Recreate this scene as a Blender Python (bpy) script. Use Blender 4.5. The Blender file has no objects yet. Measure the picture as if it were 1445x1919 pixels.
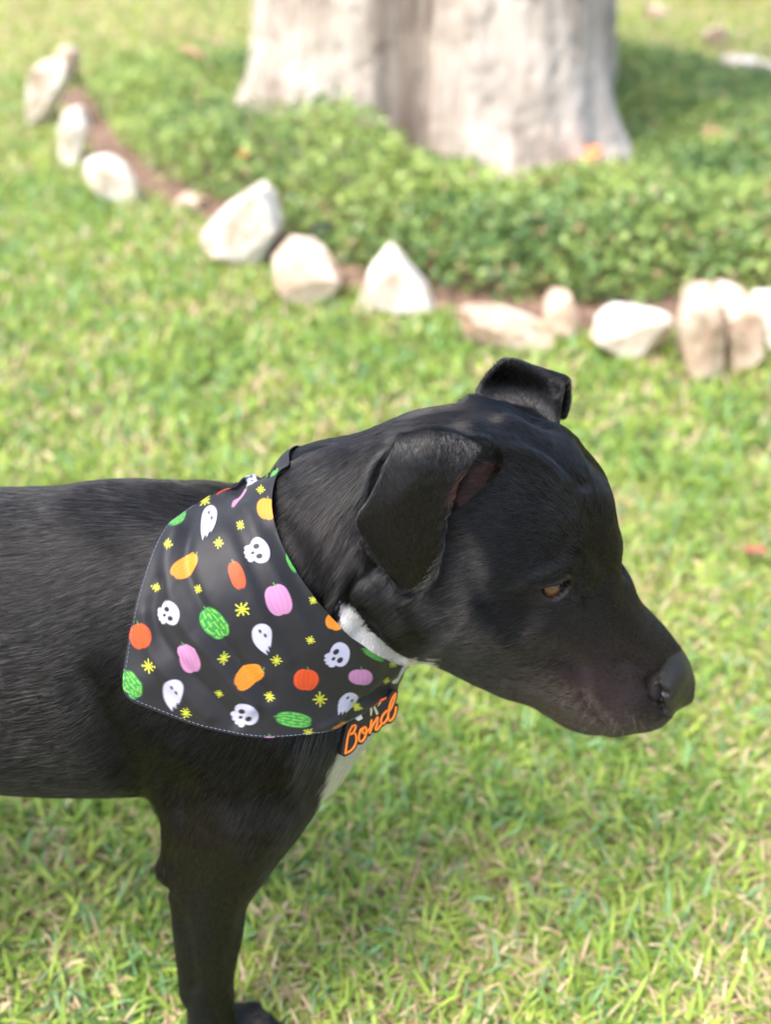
import bpy, bmesh, math, random
import numpy as np
from mathutils import Vector, Matrix
from mathutils.bvhtree import BVHTree
from mathutils.kdtree import KDTree

rng = np.random.default_rng(7)
random.seed(7)
scene = bpy.context.scene
COL = scene.collection

# ------------------------------------------------------------------ camera, sky, sun, exposure
CAM = np.array([0.0, -0.68, 0.93])
PITCH = math.radians(31.0)
FPX, CX, CY = 2058.0, 722.5, 959.5          # focal length and centre in photograph pixels (1445 x 1919)
F_ = np.array([0, math.cos(PITCH), -math.sin(PITCH)])
U_ = np.array([0, math.sin(PITCH), math.cos(PITCH)])

cam_data = bpy.data.cameras.new('camera')
cam = bpy.data.objects.new('camera', cam_data)
COL.objects.link(cam)
cam.location = CAM
cam.rotation_euler = (math.pi / 2 - PITCH, 0, 0)
cam_data.sensor_fit = 'VERTICAL'
cam_data.sensor_height = 24.0
cam_data.lens = 24.0 * FPX / 1919.0
cam_data.clip_start = 0.02
cam_data.clip_end = 500
cam_data.dof.use_dof = True
cam_data.dof.focus_distance = 0.735
cam_data.dof.aperture_fstop = (cam_data.lens / 1000) / 0.0106
scene.camera = cam

world = bpy.data.worlds.new('World')
scene.world = world
world.use_nodes = True
wn = world.node_tree
for n in list(wn.nodes):
    wn.nodes.remove(n)
sky = wn.nodes.new('ShaderNodeTexSky')
sky.sky_type = 'NISHITA'
sky.sun_disc = False
SUN_EL, SUN_AZ = math.radians(62), math.radians(228)
sky.sun_elevation = SUN_EL
sky.sun_rotation = SUN_AZ
sky.air_density = 1.0
sky.dust_density = 4.5
sky.ozone_density = 1.0
bg = wn.nodes.new('ShaderNodeBackground')
bg.inputs['Strength'].default_value = 0.15
wo = wn.nodes.new('ShaderNodeOutputWorld')
wn.links.new(sky.outputs[0], bg.inputs[0])
wn.links.new(bg.outputs[0], wo.inputs[0])

sun_data = bpy.data.lights.new('sun', 'SUN')
sun_data.energy = 1.5
sun_data.angle = math.radians(30)
sun_data.color = (1.0, 0.98, 0.95)
sun = bpy.data.objects.new('sun', sun_data)
COL.objects.link(sun)
_d = Vector((math.sin(SUN_AZ) * math.cos(SUN_EL), math.cos(SUN_AZ) * math.cos(SUN_EL), math.sin(SUN_EL)))
sun.rotation_euler = _d.to_track_quat('Z', 'Y').to_euler()

scene.view_settings.view_transform = 'Standard'
scene.view_settings.look = 'None'
scene.view_settings.gamma = 1
scene.view_settings.use_curve_mapping = False
scene.view_settings.exposure = 1.48
scene.cycles.use_denoising = True
scene.cycles.max_bounces = 8
scene.cycles.transmission_bounces = 6

# ------------------------------------------------------------------ helpers
def at(px, py, y):
    """the place on the upright plane Y = y that the photograph shows at (px, py)"""
    r = F_ + np.array([1, 0, 0]) * ((px - CX) / FPX) - U_ * ((py - CY) / FPX)
    return CAM + r * ((y - CAM[1]) / r[1])

def ground_at(px, py, z=0.0):
    r = F_ + np.array([1, 0, 0]) * ((px - CX) / FPX) - U_ * ((py - CY) / FPX)
    return CAM + r * ((z - CAM[2]) / r[2])

def project(P):
    P = np.asarray(P, dtype=float) - CAM
    d = P @ F_
    return P[..., 0] / d * FPX + CX, CY - (P @ U_) / d * FPX

def depth(p):
    return float((np.asarray(p) - CAM) @ F_)

def mesh_obj(name, V, faces, mat=None, parent=None, smooth=True):
    me = bpy.data.meshes.new(name)
    V = np.asarray(V, dtype=np.float32)
    if isinstance(faces, np.ndarray):
        k = faces.shape[1]
        n = len(faces)
        me.vertices.add(len(V))
        me.vertices.foreach_set('co', V.ravel())
        me.loops.add(n * k)
        me.loops.foreach_set('vertex_index', faces.astype(np.int32).ravel())
        me.polygons.add(n)
        me.polygons.foreach_set('loop_start', np.arange(n, dtype=np.int32) * k)
        me.polygons.foreach_set('loop_total', np.full(n, k, dtype=np.int32))
        me.update(calc_edges=True)
    else:
        me.from_pydata([tuple(v) for v in V], [], [tuple(f) for f in faces])
        me.update()
    if smooth:
        me.polygons.foreach_set('use_smooth', np.ones(len(me.polygons), dtype=bool))
    if mat:
        me.materials.append(mat)
    o = bpy.data.objects.new(name, me)
    COL.objects.link(o)
    if parent:
        o.parent = parent
    return o

def tag(o, label=None, cat=None, group=None, kind=None):
    if label: o['label'] = label
    if cat: o['category'] = cat
    if group: o['group'] = group
    if kind: o['kind'] = kind
    return o

def empty(name, loc=(0, 0, 0)):
    o = bpy.data.objects.new(name, None)
    o.empty_display_size = 0.05
    o.location = loc
    COL.objects.link(o)
    return o

def color_attr(o, rgb, name='tint'):
    a = o.data.color_attributes.new(name, 'FLOAT_COLOR', 'POINT')
    c = np.ones((len(o.data.vertices), 4), dtype=np.float32)
    c[:, :3] = rgb
    a.data.foreach_set('color', c.ravel())

class Mat:
    """small node builder"""
    def __init__(self, name, base=(.5, .5, .5), rough=.6, **kw):
        self.m = bpy.data.materials.new(name)
        self.m.use_nodes = True
        self.t = self.m.node_tree
        self.b = self.t.nodes['Principled BSDF']
        self.b.inputs['Base Color'].default_value = (*base, 1)
        self.b.inputs['Roughness'].default_value = rough
        for k, v in kw.items():
            self.b.inputs[k.replace('_', ' ')].default_value = v
    def n(self, typ, **kw):
        x = self.t.nodes.new('ShaderNode' + typ)
        for k, v in kw.items():
            if hasattr(x, k): setattr(x, k, v)
            else: x.inputs[k].default_value = v
        return x
    def l(self, a, b):
        self.t.links.new(a, b)
    def noise(self, scale, detail=4, rough=.6, vec=None, coord='Object'):
        x = self.n('TexNoise')
        x.inputs['Scale'].default_value = scale
        x.inputs['Detail'].default_value = detail
        x.inputs['Roughness'].default_value = rough
        if vec is None:
            vec = self.n('TexCoord').outputs[coord]
        self.l(vec, x.inputs['Vector'])
        return x
    def ramp(self, fac, stops):
        r = self.n('ValToRGB')
        el = r.color_ramp.elements
        while len(el) < len(stops): el.new(.5)
        for e, (p, c) in zip(el, stops):
            e.position = p
            e.color = (*c, 1) if len(c) == 3 else c
        self.l(fac, r.inputs[0])
        return r
    def bump(self, h, strength=.5, dist=.002, base=None):
        b = self.n('Bump')
        b.inputs['Strength'].default_value = strength
        b.inputs['Distance'].default_value = dist
        self.l(h, b.inputs['Height'])
        if base is not None: self.l(base, b.inputs['Normal'])
        self.l(b.outputs[0], self.b.inputs['Normal'])
        return b
    def mix(self, fac, a, b, mode='MIX'):
        x = self.n('MixRGB')
        x.blend_type = mode
        if isinstance(fac, (int, float)): x.inputs[0].default_value = fac
        else: self.l(fac, x.inputs[0])
        for i, v in ((1, a), (2, b)):
            if isinstance(v, tuple): x.inputs[i].default_value = (*v, 1)
            else: self.l(v, x.inputs[i])
        return x

def vnoise(P, scale, seed=0, octaves=3):
    """cheap value noise on arrays of points, about -1..1"""
    P = np.asarray(P, dtype=np.float64)
    out = np.zeros(len(P))
    amp, tot = 1.0, 0.0
    tab = np.random.default_rng(seed).uniform(-1, 1, 4096)
    for o in range(octaves):
        Q = P * scale * 2 ** o + 37.1 * o
        I = np.floor(Q).astype(np.int64)
        f = Q - I
        f = f * f * (3 - 2 * f)
        r = 0
        nd = P.shape[1]
        pr = (73856093, 19349663, 83492791)
        for corner in range(2 ** nd):
            w = 1.0
            h = 0
            for d in range(nd):
                b = (corner >> d) & 1
                w = w * (f[:, d] if b else 1 - f[:, d])
                h = h ^ ((I[:, d] + b) * pr[d])
            r = r + w * tab[np.abs(h) % 4096]
        out += amp * r
        tot += amp
        amp *= .5
    return out / tot

def surface_nets(D, xs, ys, zs):
    """smooth surface where D = 0 on a rectilinear grid: vertices, quads"""
    S = D < 0
    nx, ny, nz = D.shape
    c = np.zeros((nx - 1, ny - 1, nz - 1), dtype=np.uint8)
    for i in (0, 1):
        for j in (0, 1):
            for k in (0, 1):
                c += S[i:nx - 1 + i, j:ny - 1 + j, k:nz - 1 + k]
    cells = np.argwhere((c > 0) & (c < 8))
    idx = np.full((nx - 1, ny - 1, nz - 1), -1, dtype=np.int32)
    idx[cells[:, 0], cells[:, 1], cells[:, 2]] = np.arange(len(cells))
    axs = (xs, ys, zs)
    acc = np.zeros((len(cells), 3))
    cnt = np.zeros(len(cells))
    for ax in range(3):
        o1, o2 = [a for a in range(3) if a != ax]
        for a in (0, 1):
            for b in (0, 1):
                p = cells.copy()
                p[:, o1] += a
                p[:, o2] += b
                q = p.copy()
                q[:, ax] += 1
                d0 = D[p[:, 0], p[:, 1], p[:, 2]]
                d1 = D[q[:, 0], q[:, 1], q[:, 2]]
                m = (d0 < 0) != (d1 < 0)
                t = np.where(m, d0 / np.where(m, d0 - d1, 1), 0)
                pos = np.stack([axs[k][p[:, k]] for k in range(3)], 1)
                pos[:, ax] += t * (axs[ax][q[:, ax]] - axs[ax][p[:, ax]])
                acc[m] += pos[m]
                cnt[m] += 1
    V = acc / cnt[:, None]
    quads = []
    for ax in range(3):
        o1, o2 = (ax + 1) % 3, (ax + 2) % 3
        sl0 = [slice(None)] * 3
        sl1 = [slice(None)] * 3
        sl0[ax] = slice(0, -1)
        sl1[ax] = slice(1, None)
        A, B = S[tuple(sl0)], S[tuple(sl1)]
        e = np.argwhere(A != B)
        ok = (e[:, o1] > 0) & (e[:, o2] > 0) & (e[:, o1] < D.shape[o1] - 1) & (e[:, o2] < D.shape[o2] - 1)
        e = e[ok]
        flip = A[e[:, 0], e[:, 1], e[:, 2]]
        def cell(d1, d2):
            q = e.copy()
            q[:, o1] -= d1
            q[:, o2] -= d2
            return idx[q[:, 0], q[:, 1], q[:, 2]]
        f = np.stack([cell(1, 1), cell(0, 1), cell(0, 0), cell(1, 0)], 1)
        f[~flip] = f[~flip][:, ::-1]
        quads.append(f)
    return V, np.concatenate(quads)

def relax(V, quads, it, lam=.5):
    """Laplacian smoothing along the quad edges"""
    E = np.concatenate([quads[:, [i, (i + 1) % quads.shape[1]]] for i in range(quads.shape[1])])
    n = len(V)
    deg = np.bincount(E[:, 0], minlength=n) + np.bincount(E[:, 1], minlength=n)
    V = V.copy()
    for _ in range(it):
        s = np.stack([np.bincount(E[:, 0], V[E[:, 1], k], n) + np.bincount(E[:, 1], V[E[:, 0], k], n) for k in range(3)], 1)
        V += lam * (s / np.maximum(deg, 1)[:, None] - V)
    return V

def in_poly(px, py, poly):
    inside = np.zeros(np.shape(px), dtype=bool)
    n = len(poly)
    for i in range(n):
        x0, y0 = poly[i]
        x1, y1 = poly[(i + 1) % n]
        if y0 == y1: continue
        c = ((y0 > py) != (y1 > py)) & (px < (x1 - x0) * (py - y0) / (y1 - y0) + x0)
        inside ^= c
    return inside

def catmull(pts, n):
    """n points evenly along a smooth curve through pts"""
    P = np.array(pts, dtype=float)
    Q = np.vstack([2 * P[0] - P[1], P, 2 * P[-1] - P[-2]])
    out = []
    for i in range(len(P) - 1):
        a, b, c, d = Q[i:i + 4]
        for t in np.linspace(0, 1, 24, endpoint=False):
            out.append(.5 * (2 * b + (c - a) * t + (2 * a - 5 * b + 4 * c - d) * t * t + (3 * b - a - 3 * c + d) * t ** 3))
    out.append(P[-1])
    out = np.array(out)
    L = np.r_[0, np.cumsum(np.linalg.norm(np.diff(out, axis=0), axis=1))]
    s = np.linspace(0, L[-1], n)
    return np.stack([np.interp(s, L, out[:, k]) for k in range(P.shape[1])], 1)

def tube(path, r, n=6, cap=True):
    P = np.asarray(path, dtype=float)
    r = np.broadcast_to(r, len(P))
    T = np.gradient(P, axis=0)
    T /= np.linalg.norm(T, axis=1)[:, None] + 1e-12
    ref = np.array([0, 0, 1.]) if abs(T[0, 2]) < .9 else np.array([1., 0, 0])
    V, Fc = [], []
    for i in range(len(P)):
        a = np.cross(T[i], ref); a /= np.linalg.norm(a)
        b = np.cross(T[i], a)
        ref = np.cross(a, T[i]) if False else ref
        for k in range(n):
            th = 2 * math.pi * k / n
            V.append(P[i] + r[i] * (math.cos(th) * a + math.sin(th) * b))
    for i in range(len(P) - 1):
        for k in range(n):
            Fc.append((i * n + k, i * n + (k + 1) % n, (i + 1) * n + (k + 1) % n, (i + 1) * n + k))
    if cap:
        Fc.append(tuple(range(n))[::-1])
        Fc.append(tuple((len(P) - 1) * n + k for k in range(n)))
    return V, Fc
def seg_dist(px, py, poly, closed=True):
    d = np.full(np.shape(px), 1e9)
    n = len(poly)
    for i in range(n if closed else n - 1):
        x0, y0 = poly[i]; x1, y1 = poly[(i + 1) % n]
        L = (x1 - x0) ** 2 + (y1 - y0) ** 2 + 1e-9
        t = np.clip(((px - x0) * (x1 - x0) + (py - y0) * (y1 - y0)) / L, 0, 1)
        d = np.minimum(d, np.hypot(px - x0 - t * (x1 - x0), py - y0 - t * (y1 - y0)))
    return d

# ------------------------------------------------------------------ lawn, planting bed
lawn_m = Mat('lawn_soil', (.10, .08, .05), .95)
n1 = lawn_m.noise(3.0, 6, .65)
n2 = lawn_m.noise(60.0, 5, .7)
c1 = lawn_m.ramp(n1.outputs[0], [(.35, (.10, .13, .035)), (.55, (.20, .20, .07)), (.7, (.26, .20, .11))])
c2 = lawn_m.mix(.55, c1.outputs[0], lawn_m.ramp(n2.outputs[0], [(.3, (.03, .025, .015)), (.7, (.30, .27, .14))]).outputs[0])
lawn_m.l(c2.outputs[0], lawn_m.b.inputs['Base Color'])
lawn_m.bump(n2.outputs[0], .8, .01)
gx = np.r_[-60, -25, np.linspace(-8, 8, 65), 25, 60]
gy = np.r_[-20, -6, np.linspace(-2, 12, 57), 25, 60, 110]
A, B = np.meshgrid(gx, gy, indexing='ij')
Vg = np.stack([A.ravel(), B.ravel(), 0 * A.ravel()], 1)
n_ = len(gy)
fq = [(i * n_ + j, (i + 1) * n_ + j, (i + 1) * n_ + j + 1, i * n_ + j + 1) for i in range(len(gx) - 1) for j in range(n_ - 1)]
lawn = mesh_obj('lawn', Vg, np.array(fq), lawn_m.m)
tag(lawn, kind='structure')

BED_PX = [(150, 225), (185, 300), (250, 352), (340, 385), (440, 440), (545, 505), (660, 545), (780, 572), (880, 590), (1000, 612), (1110, 622), (1250, 606), (1340, 590), (1480, 600)]
bed = [tuple(ground_at(*p)[:2]) for p in BED_PX]
bed += [(1.45, 1.75), (1.95, 2.2), (2.4, 3.0), (2.5, 3.9), (2.2, 4.7), (1.6, 5.1), (.8, 5.3), (-.2, 5.3), (-1.0, 5.0), (-1.45, 4.5)]
bed_d = catmull(bed + [bed[0]], 140)[:-1]
bedp = [tuple(p) for p in bed_d]
bc = np.mean(bed_d, 0)
VB = [(bc[0], bc[1], .012)]
nb = len(bed_d)
for k, f in enumerate((.25, .5, .75, .93, 1.03)):
    for p in bed_d:
        q = bc + (p - bc) * f
        VB.append((q[0], q[1], (.012 if k < 4 else .002) + .006 * random.random() * (k < 4)))
FB = [(0, 1 + i, 1 + (i + 1) % nb) for i in range(nb)]
for k in range(4):
    o_ = 1 + k * nb
    FB += [(o_ + i, o_ + nb + i, o_ + nb + (i + 1) % nb, o_ + (i + 1) % nb) for i in range(nb)]
soil = Mat('bed_soil', (.09, .06, .04), .95)
s1 = soil.noise(25, 6, .7)
sr = soil.ramp(s1.outputs[0], [(.3, (.05, .03, .02)), (.5, (.20, .12, .08)), (.75, (.38, .28, .20))])
soil.l(sr.outputs[0], soil.b.inputs['Base Color'])
soil.bump(s1.outputs[0], .9, .02)
so_ = mesh_obj('bed_soil', VB, FB, soil.m)
tag(so_, kind='structure')

# grass: individual blades, thinner on the ground the farther they stand
def edge_dist(x, y):
    return seg_dist(x, y, bedp) * np.where(in_poly(x, y, bedp), -1, 1)

def blades(name, X, Y, Lh, Wd, seg, rgb, mat, lean=(.25, .95), zb=0.0):
    n = len(X)
    az = rng.uniform(0, 2 * math.pi, n)
    ln = rng.uniform(*lean, n) * (math.pi / 2)
    cu = rng.uniform(.1, .9, n)
    out = np.stack([np.cos(az), np.sin(az)], 1)
    side = np.stack([-np.sin(az), np.cos(az)], 1)
    tw = rng.uniform(-.9, .9, n)
    rows_ = []
    px_, pz_ = np.zeros(n), np.zeros(n)
    pos_x, pos_z = [np.zeros(n)], [np.zeros(n)]
    for k in range(seg):
        a = ln + cu * (k / seg) * 1.1
        px_ = px_ + np.sin(a) * Lh / seg
        pz_ = pz_ + np.cos(a) * Lh / seg
        pos_x.append(px_); pos_z.append(pz_)
    Vs = []
    for k in range(seg + 1):
        w = Wd * (.75, 1.0, .8, .55)[k] if seg == 3 else Wd * (.8, 1.0, .5)[k]
        c = np.stack([X + out[:, 0] * pos_x[k], Y + out[:, 1] * pos_x[k], zb + np.maximum(pos_z[k], .002 + 0 * X)], 1)
        sv = np.stack([side[:, 0] * np.cos(tw), side[:, 1] * np.cos(tw), np.sin(tw)], 1)
        if k < seg:
            Vs.append(c - sv * w[:, None] * .5)
            Vs.append(c + sv * w[:, None] * .5)
        else:
            Vs.append(c)
    m = len(Vs)
    Va = np.stack(Vs, 1).reshape(-1, 3)
    base = np.arange(n)[:, None] * m
    T = []
    for k in range(seg - 1):
        a = 2 * k
        T += [[a, a + 1, a + 3], [a, a + 3, a + 2]]
    T.append([2 * seg - 2, 2 * seg - 1, 2 * seg])
    Ft = (base[:, None, :] + np.array(T)[None]).reshape(-1, 3)
    o = mesh_obj(name, Va, Ft, mat)
    color_attr(o, np.repeat(rgb, m, axis=0))
    tag(o, kind='stuff')
    return o

gm = Mat('grass_blade', (.1, .2, .04), .5)
ga = gm.n('Attribute', attribute_name='tint')
gm.l(ga.outputs['Color'], gm.b.inputs['Base Color'])
tr = gm.n('BsdfTranslucent')
gm.l(ga.outputs['Color'], tr.inputs['Color'])
mx = gm.n('MixShader')
mx.inputs[0].default_value = .35
gm.l(gm.b.outputs[0], mx.inputs[1])
gm.l(tr.outputs[0], mx.inputs[2])
gm.l(mx.outputs[0], gm.t.nodes['Material Output'].inputs['Surface'])

def scatter(n, d0, d1, power, spread=.46, pad=.35):
    """places on the ground between two distances, thinning with distance"""
    u = rng.random(n)
    e = 2 - power
    d = (d0 ** e + u * (d1 ** e - d0 ** e)) ** (1 / e)
    x = rng.uniform(-1, 1, n) * (spread * d + pad * (d0 / d) ** .5)
    return x, d + CAM[1]

def grass_tint(X, Y, straw):
    n = len(X)
    P2 = np.stack([X, Y], 1)
    pch = vnoise(P2, 1.1, 21, 3) * .40
    fine = vnoise(P2, 9, 22, 2)
    far = np.clip((Y - 3.0) / 4.0, 0, 1)
    k = np.clip(.5 + .55 * pch + .35 * fine + rng.normal(0, .28, n) + .55 * far, 0, 1)
    deep = np.array([.13, .27, .04]); lite = np.array([.43, .54, .10]); blue = np.array([.20, .35, .15])
    c = deep * (1 - k[:, None]) + lite * k[:, None]
    bl = rng.random(n) < .16
    c[bl] = blue * rng.uniform(.8, 1.5, (bl.sum(), 1))
    dry = rng.random(n) < np.clip(straw + .25 * pch + .30 * fine + .30 * far, .03, .8)
    t = rng.random((n, 1))
    cd = np.array([.76, .64, .40]) * t + np.array([.48, .33, .19]) * (1 - t)
    c[dry] = cd[dry]
    return c * rng.uniform(.8, 1.2, (n, 1)), dry

def keep_out(X, Y):
    return edge_dist(X, Y) > .02

X, Y = scatter(66000, .42, 1.7, .3)
m = keep_out(X, Y); X, Y = X[m], Y[m]
c, dry = grass_tint(X, Y, .12)
L_ = rng.uniform(.016, .048, len(X)); W_ = rng.uniform(.0024, .0056, len(X))
L_[dry] *= .85; W_[dry] *= .75
blades('near_grass', X, Y, L_, W_, 3, c, gm.m)
X, Y = scatter(15000, .42, 1.7, .3)
m = keep_out(X, Y); X, Y = X[m], Y[m]
c, dry = grass_tint(X, Y, .85)
blades('thatch', X, Y, rng.uniform(.02, .05, len(X)), rng.uniform(.0018, .0034, len(X)), 2, c, gm.m, (.80, 1.0), .004)
X, Y = scatter(150000, 1.62, 9.5, 1.55, .50, .5)
m = keep_out(X, Y); X, Y = X[m], Y[m]
c, dry = grass_tint(X, Y, .12)
sc_ = 1 + .16 * np.clip(Y - 1, 0, 8)
blades('far_grass', X, Y, rng.uniform(.024, .05, len(X)) * sc_ ** .5, rng.uniform(.0045, .008, len(X)) * sc_, 2, c, gm.m, (.2, .9))

# ------------------------------------------------------------------ low leafy ground cover in the bed
TX, TY = .17, 3.50
def cover_h(x, y):
    e = -edge_dist(x, y)
    P2 = np.stack([x, y], 1)
    h = .165 + .04 * vnoise(P2, 2.2, 31, 2) + .035 * vnoise(P2, 9, 32, 2)
    h = h * np.clip((e - .11 - .06 * vnoise(P2, 5, 33, 2)) / .16, 0, 1) ** .5
    rgt = np.clip((x - 1.0) / .6, 0, 1) * np.clip((y - 2.4) / .8, 0, 1)
    h *= 1 - .62 * rgt
    dt = np.hypot(x - TX, y - TY)
    h += .27 * np.exp(-(((x - TX + .46) / np.where(x > TX - .46, .32, .75)) ** 4 + ((y - TY + .72) / .52) ** 2)) * np.clip((e - .1) / .3, 0, 1)
    h *= np.clip((dt - .75) / .35, .25, 1) ** (np.where(x > .3, 1.2, .3))
    return h
n = 260000
X = rng.uniform(-1.8, 2.6, n); Y = rng.uniform(1.0, 5.4, n)
m = (edge_dist(X, Y) < -.015) & (np.hypot(X - TX, Y - TY) > .72)
keepp = rng.random(n) < np.clip(1.15 - (Y - 1.3) * .16, .35, 1)
m &= keepp
X, Y = X[m], Y[m]
n = len(X)
H = cover_h(X, Y)
top = rng.random(n) ** .45
okh = H > .012
X, Y, H, top = X[okh], Y[okh], H[okh], top[okh]
n = len(X)
Zl = H * top + .012
X += rng.normal(0, .012, n); Y += rng.normal(0, .012, n)
def leaves(name, P, size, up, rgb, mat, parent=None, wr=.55):
    n = len(P)
    N = rng.normal(0, 1, (n, 3)) * (1 - up) + np.array([0, 0, 1.]) * up * 1.6
    N[:, 1] -= .25 * up
    N /= np.linalg.norm(N, axis=1)[:, None]
    T = np.cross(N, rng.normal(0, 1, (n, 3))); T /= np.linalg.norm(T, axis=1)[:, None]
    S = np.cross(N, T)
    s = size[:, None]
    v0 = P; v1 = P + T * s * .45 + S * s * wr * .5 + N * s * .10; v2 = P + T * s; v3 = P + T * s * .45 - S * s * wr * .5 + N * s * .10
    Va = np.stack([v0, v1, v2, v3], 1).reshape(-1, 3)
    b = np.arange(n)[:, None] * 4
    Ft = (b[:, None, :] + np.array([[0, 1, 2], [0, 2, 3]])[None]).reshape(-1, 3)
    o = mesh_obj(name, Va, Ft, mat, parent, smooth=False)
    color_attr(o, np.repeat(rgb, 4, axis=0))
    return o
P2 = np.stack([X, Y], 1)
k = np.clip(.45 + .5 * vnoise(P2, 3.0, 41, 2) + .3 * vnoise(P2, 14, 42, 1) + rng.normal(0, .22, n) , 0, 1)[:, None]
lc = np.array([.085, .18, .055]) * (1 - k) + np.array([.40, .52, .13]) * k
d_ = rng.random(n) < .07
lc[d_] = (.34, .24, .12)
lm = Mat('cover_leaf', (.1, .2, .04), .38)
la_ = lm.n('Attribute', attribute_name='tint')
lm.l(la_.outputs['Color'], lm.b.inputs['Base Color'])
tr = lm.n('BsdfTranslucent'); lm.l(la_.outputs['Color'], tr.inputs['Color'])
mx = lm.n('MixShader'); mx.inputs[0].default_value = .25
lm.l(lm.b.outputs[0], mx.inputs[1]); lm.l(tr.outputs[0], mx.inputs[2])
lm.l(mx.outputs[0], lm.t.nodes['Material Output'].inputs['Surface'])
gc = leaves('ground_cover', np.stack([X, Y, Zl], 1), rng.uniform(.018, .036, n), .45, lc, lm.m)
tag(gc, kind='stuff')

# ------------------------------------------------------------------ big tree
tree = empty('shade_tree', (TX, TY, 0))
tag(tree, 'huge pale grey trunk with a deep groove and flared roots rising from the bed', 'tree')
NTH, NZ = 300, 150
th = np.linspace(0, 2 * math.pi, NTH, endpoint=False)
zz = np.r_[np.linspace(-.05, 1.0, 100), np.linspace(1.03, 3.4, NZ - 100)]
TH, ZZ = np.meshgrid(th, zz, indexing='ij')
def lobe(c, w):
    d = (TH - math.radians(c) + math.pi) % (2 * math.pi) - math.pi
    return np.exp(-(d / math.radians(w)) ** 2)
Rr = .60 + .05 * lobe(-128, 26) + .13 * lobe(-62, 26) + .04 * lobe(170, 22) + .06 * lobe(20, 24) + .05 * lobe(95, 30)
fl_ = np.exp(-np.clip(ZZ, 0, 9) / .22)
Rr += fl_ * (.06 + .10 * lobe(-60, 24) + .10 * lobe(-150, 18) + .16 * lobe(-30, 11) - .06 * lobe(-45, 4) + .10 * lobe(175, 18) + .12 * lobe(60, 20))
Rr -= (.20 + .05 * fl_) * lobe(-97, 8) + .05 * lobe(-30, 6) * (ZZ < 1.5)
Rr *= 1 - .05 * np.clip(ZZ, 0, 4)
Pn = np.stack([np.cos(TH) * 3.2, np.sin(TH) * 3.2, ZZ * 1.1], -1).reshape(-1, 3)
b1 = vnoise(Pn, 2.5, 51, 3).reshape(TH.shape)
Pn2 = np.stack([np.cos(TH) * 3, np.sin(TH) * 3, ZZ * .9], -1).reshape(-1, 3)
b2 = np.abs(vnoise(Pn2, 7, 52, 3)).reshape(TH.shape)
Rr += .032 * b1 - .012 * np.exp(-(b2 / .10) ** 2)
Vt = np.stack([TX * 0 + Rr * np.cos(TH), Rr * np.sin(TH), ZZ], -1).reshape(-1, 3)
i_, j_ = np.meshgrid(np.arange(NTH), np.arange(NZ - 1), indexing='ij')
i2_ = (i_ + 1) % NTH
Ftq = np.stack([i_ * NZ + j_, i2_ * NZ + j_, i2_ * NZ + j_ + 1, i_ * NZ + j_ + 1], -1).reshape(-1, 4)
bark = Mat('bark', (.3, .27, .24), .9)
tcn = bark.n('TexCoord')
mp = bark.n('Mapping'); mp.inputs['Scale'].default_value = (1, 1, .16)
bark.l(tcn.outputs['Object'], mp.inputs[0])
bn = bark.noise(13, 7, .65, mp.outputs[0])
bn2 = bark.noise(2.2, 4, .6)
bn3 = bark.noise(60, 4, .6, mp.outputs[0])
r_ = bark.ramp(bn.outputs[0], [(.34, (.17, .13, .105)), (.48, (.40, .335, .28)), (.62, (.54, .475, .41))])
r2 = bark.ramp(bn2.outputs[0], [(.46, (0, 0, 0)), (.60, (1, 1, 1))])
mm = bark.mix(r2.outputs[0], r_.outputs[0], (.60, .54, .48))
mm2 = bark.mix(.4, mm.outputs[0], r_.outputs[0])
bark.l(mm2.outputs[0], bark.b.inputs['Base Color'])
bb = bark.bump(bn.outputs[0], .4, .015)
bark.bump(bn3.outputs[0], .6, .008, bb.outputs[0])
trunk = mesh_obj('trunk', Vt, Ftq, bark.m, tree)
# limbs and crown, above the picture
for az_, tilt, ln_ in ((20, 38, 2.6), (150, 42, 2.4), (265, 35, 2.2), (85, 25, 2.8)):
    a_ = math.radians(az_)
    d_ = np.array([math.cos(a_) * math.sin(math.radians(tilt)), math.sin(a_) * math.sin(math.radians(tilt)), math.cos(math.radians(tilt))])
    pts = [np.array([0, 0, 3.0]) + d_ * t * ln_ + np.array([0, 0, .12 * math.sin(t * 3)]) for t in np.linspace(0, 1, 8)]
    v, f = tube(pts, np.linspace(.30, .12, 8), 14)
    mesh_obj('limb', v, f, bark.m, tree)

# ------------------------------------------------------------------ edging stones
lime = Mat('limestone', (.7, .65, .57), .9)
l1 = lime.noise(7, 6, .65)
l2 = lime.noise(45, 5, .7)
lr = lime.ramp(l1.outputs[0], [(.30, (.34, .23, .15)), (.43, (.60, .50, .39)), (.55, (.80, .77, .71)), (.8, (.80, .79, .75))])
lr2 = lime.ramp(l2.outputs[0], [(.25, (.55, .48, .40)), (.5, (1, 1, 1))])
lmx = lime.mix(.5, lr.outputs[0], lr2.outputs[0], 'MULTIPLY')
lime.l(lmx.outputs[0], lime.b.inputs['Base Color'])
lime.b.inputs['Specular IOR Level'].default_value = .2
lb = lime.bump(l1.outputs[0], .7, .02)
lime.bump(l2.outputs[0], .7, .006, lb.outputs[0])
tan = Mat('tan_limestone', (.6, .45, .33), .9)
t1 = tan.noise(6, 6, .65)
tr_ = tan.ramp(t1.outputs[0], [(.34, (.32, .18, .11)), (.48, (.56, .42, .31)), (.64, (.70, .62, .53))])
tan.l(tr_.outputs[0], tan.b.inputs['Base Color'])
tan.bump(t1.outputs[0], .8, .02)

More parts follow.
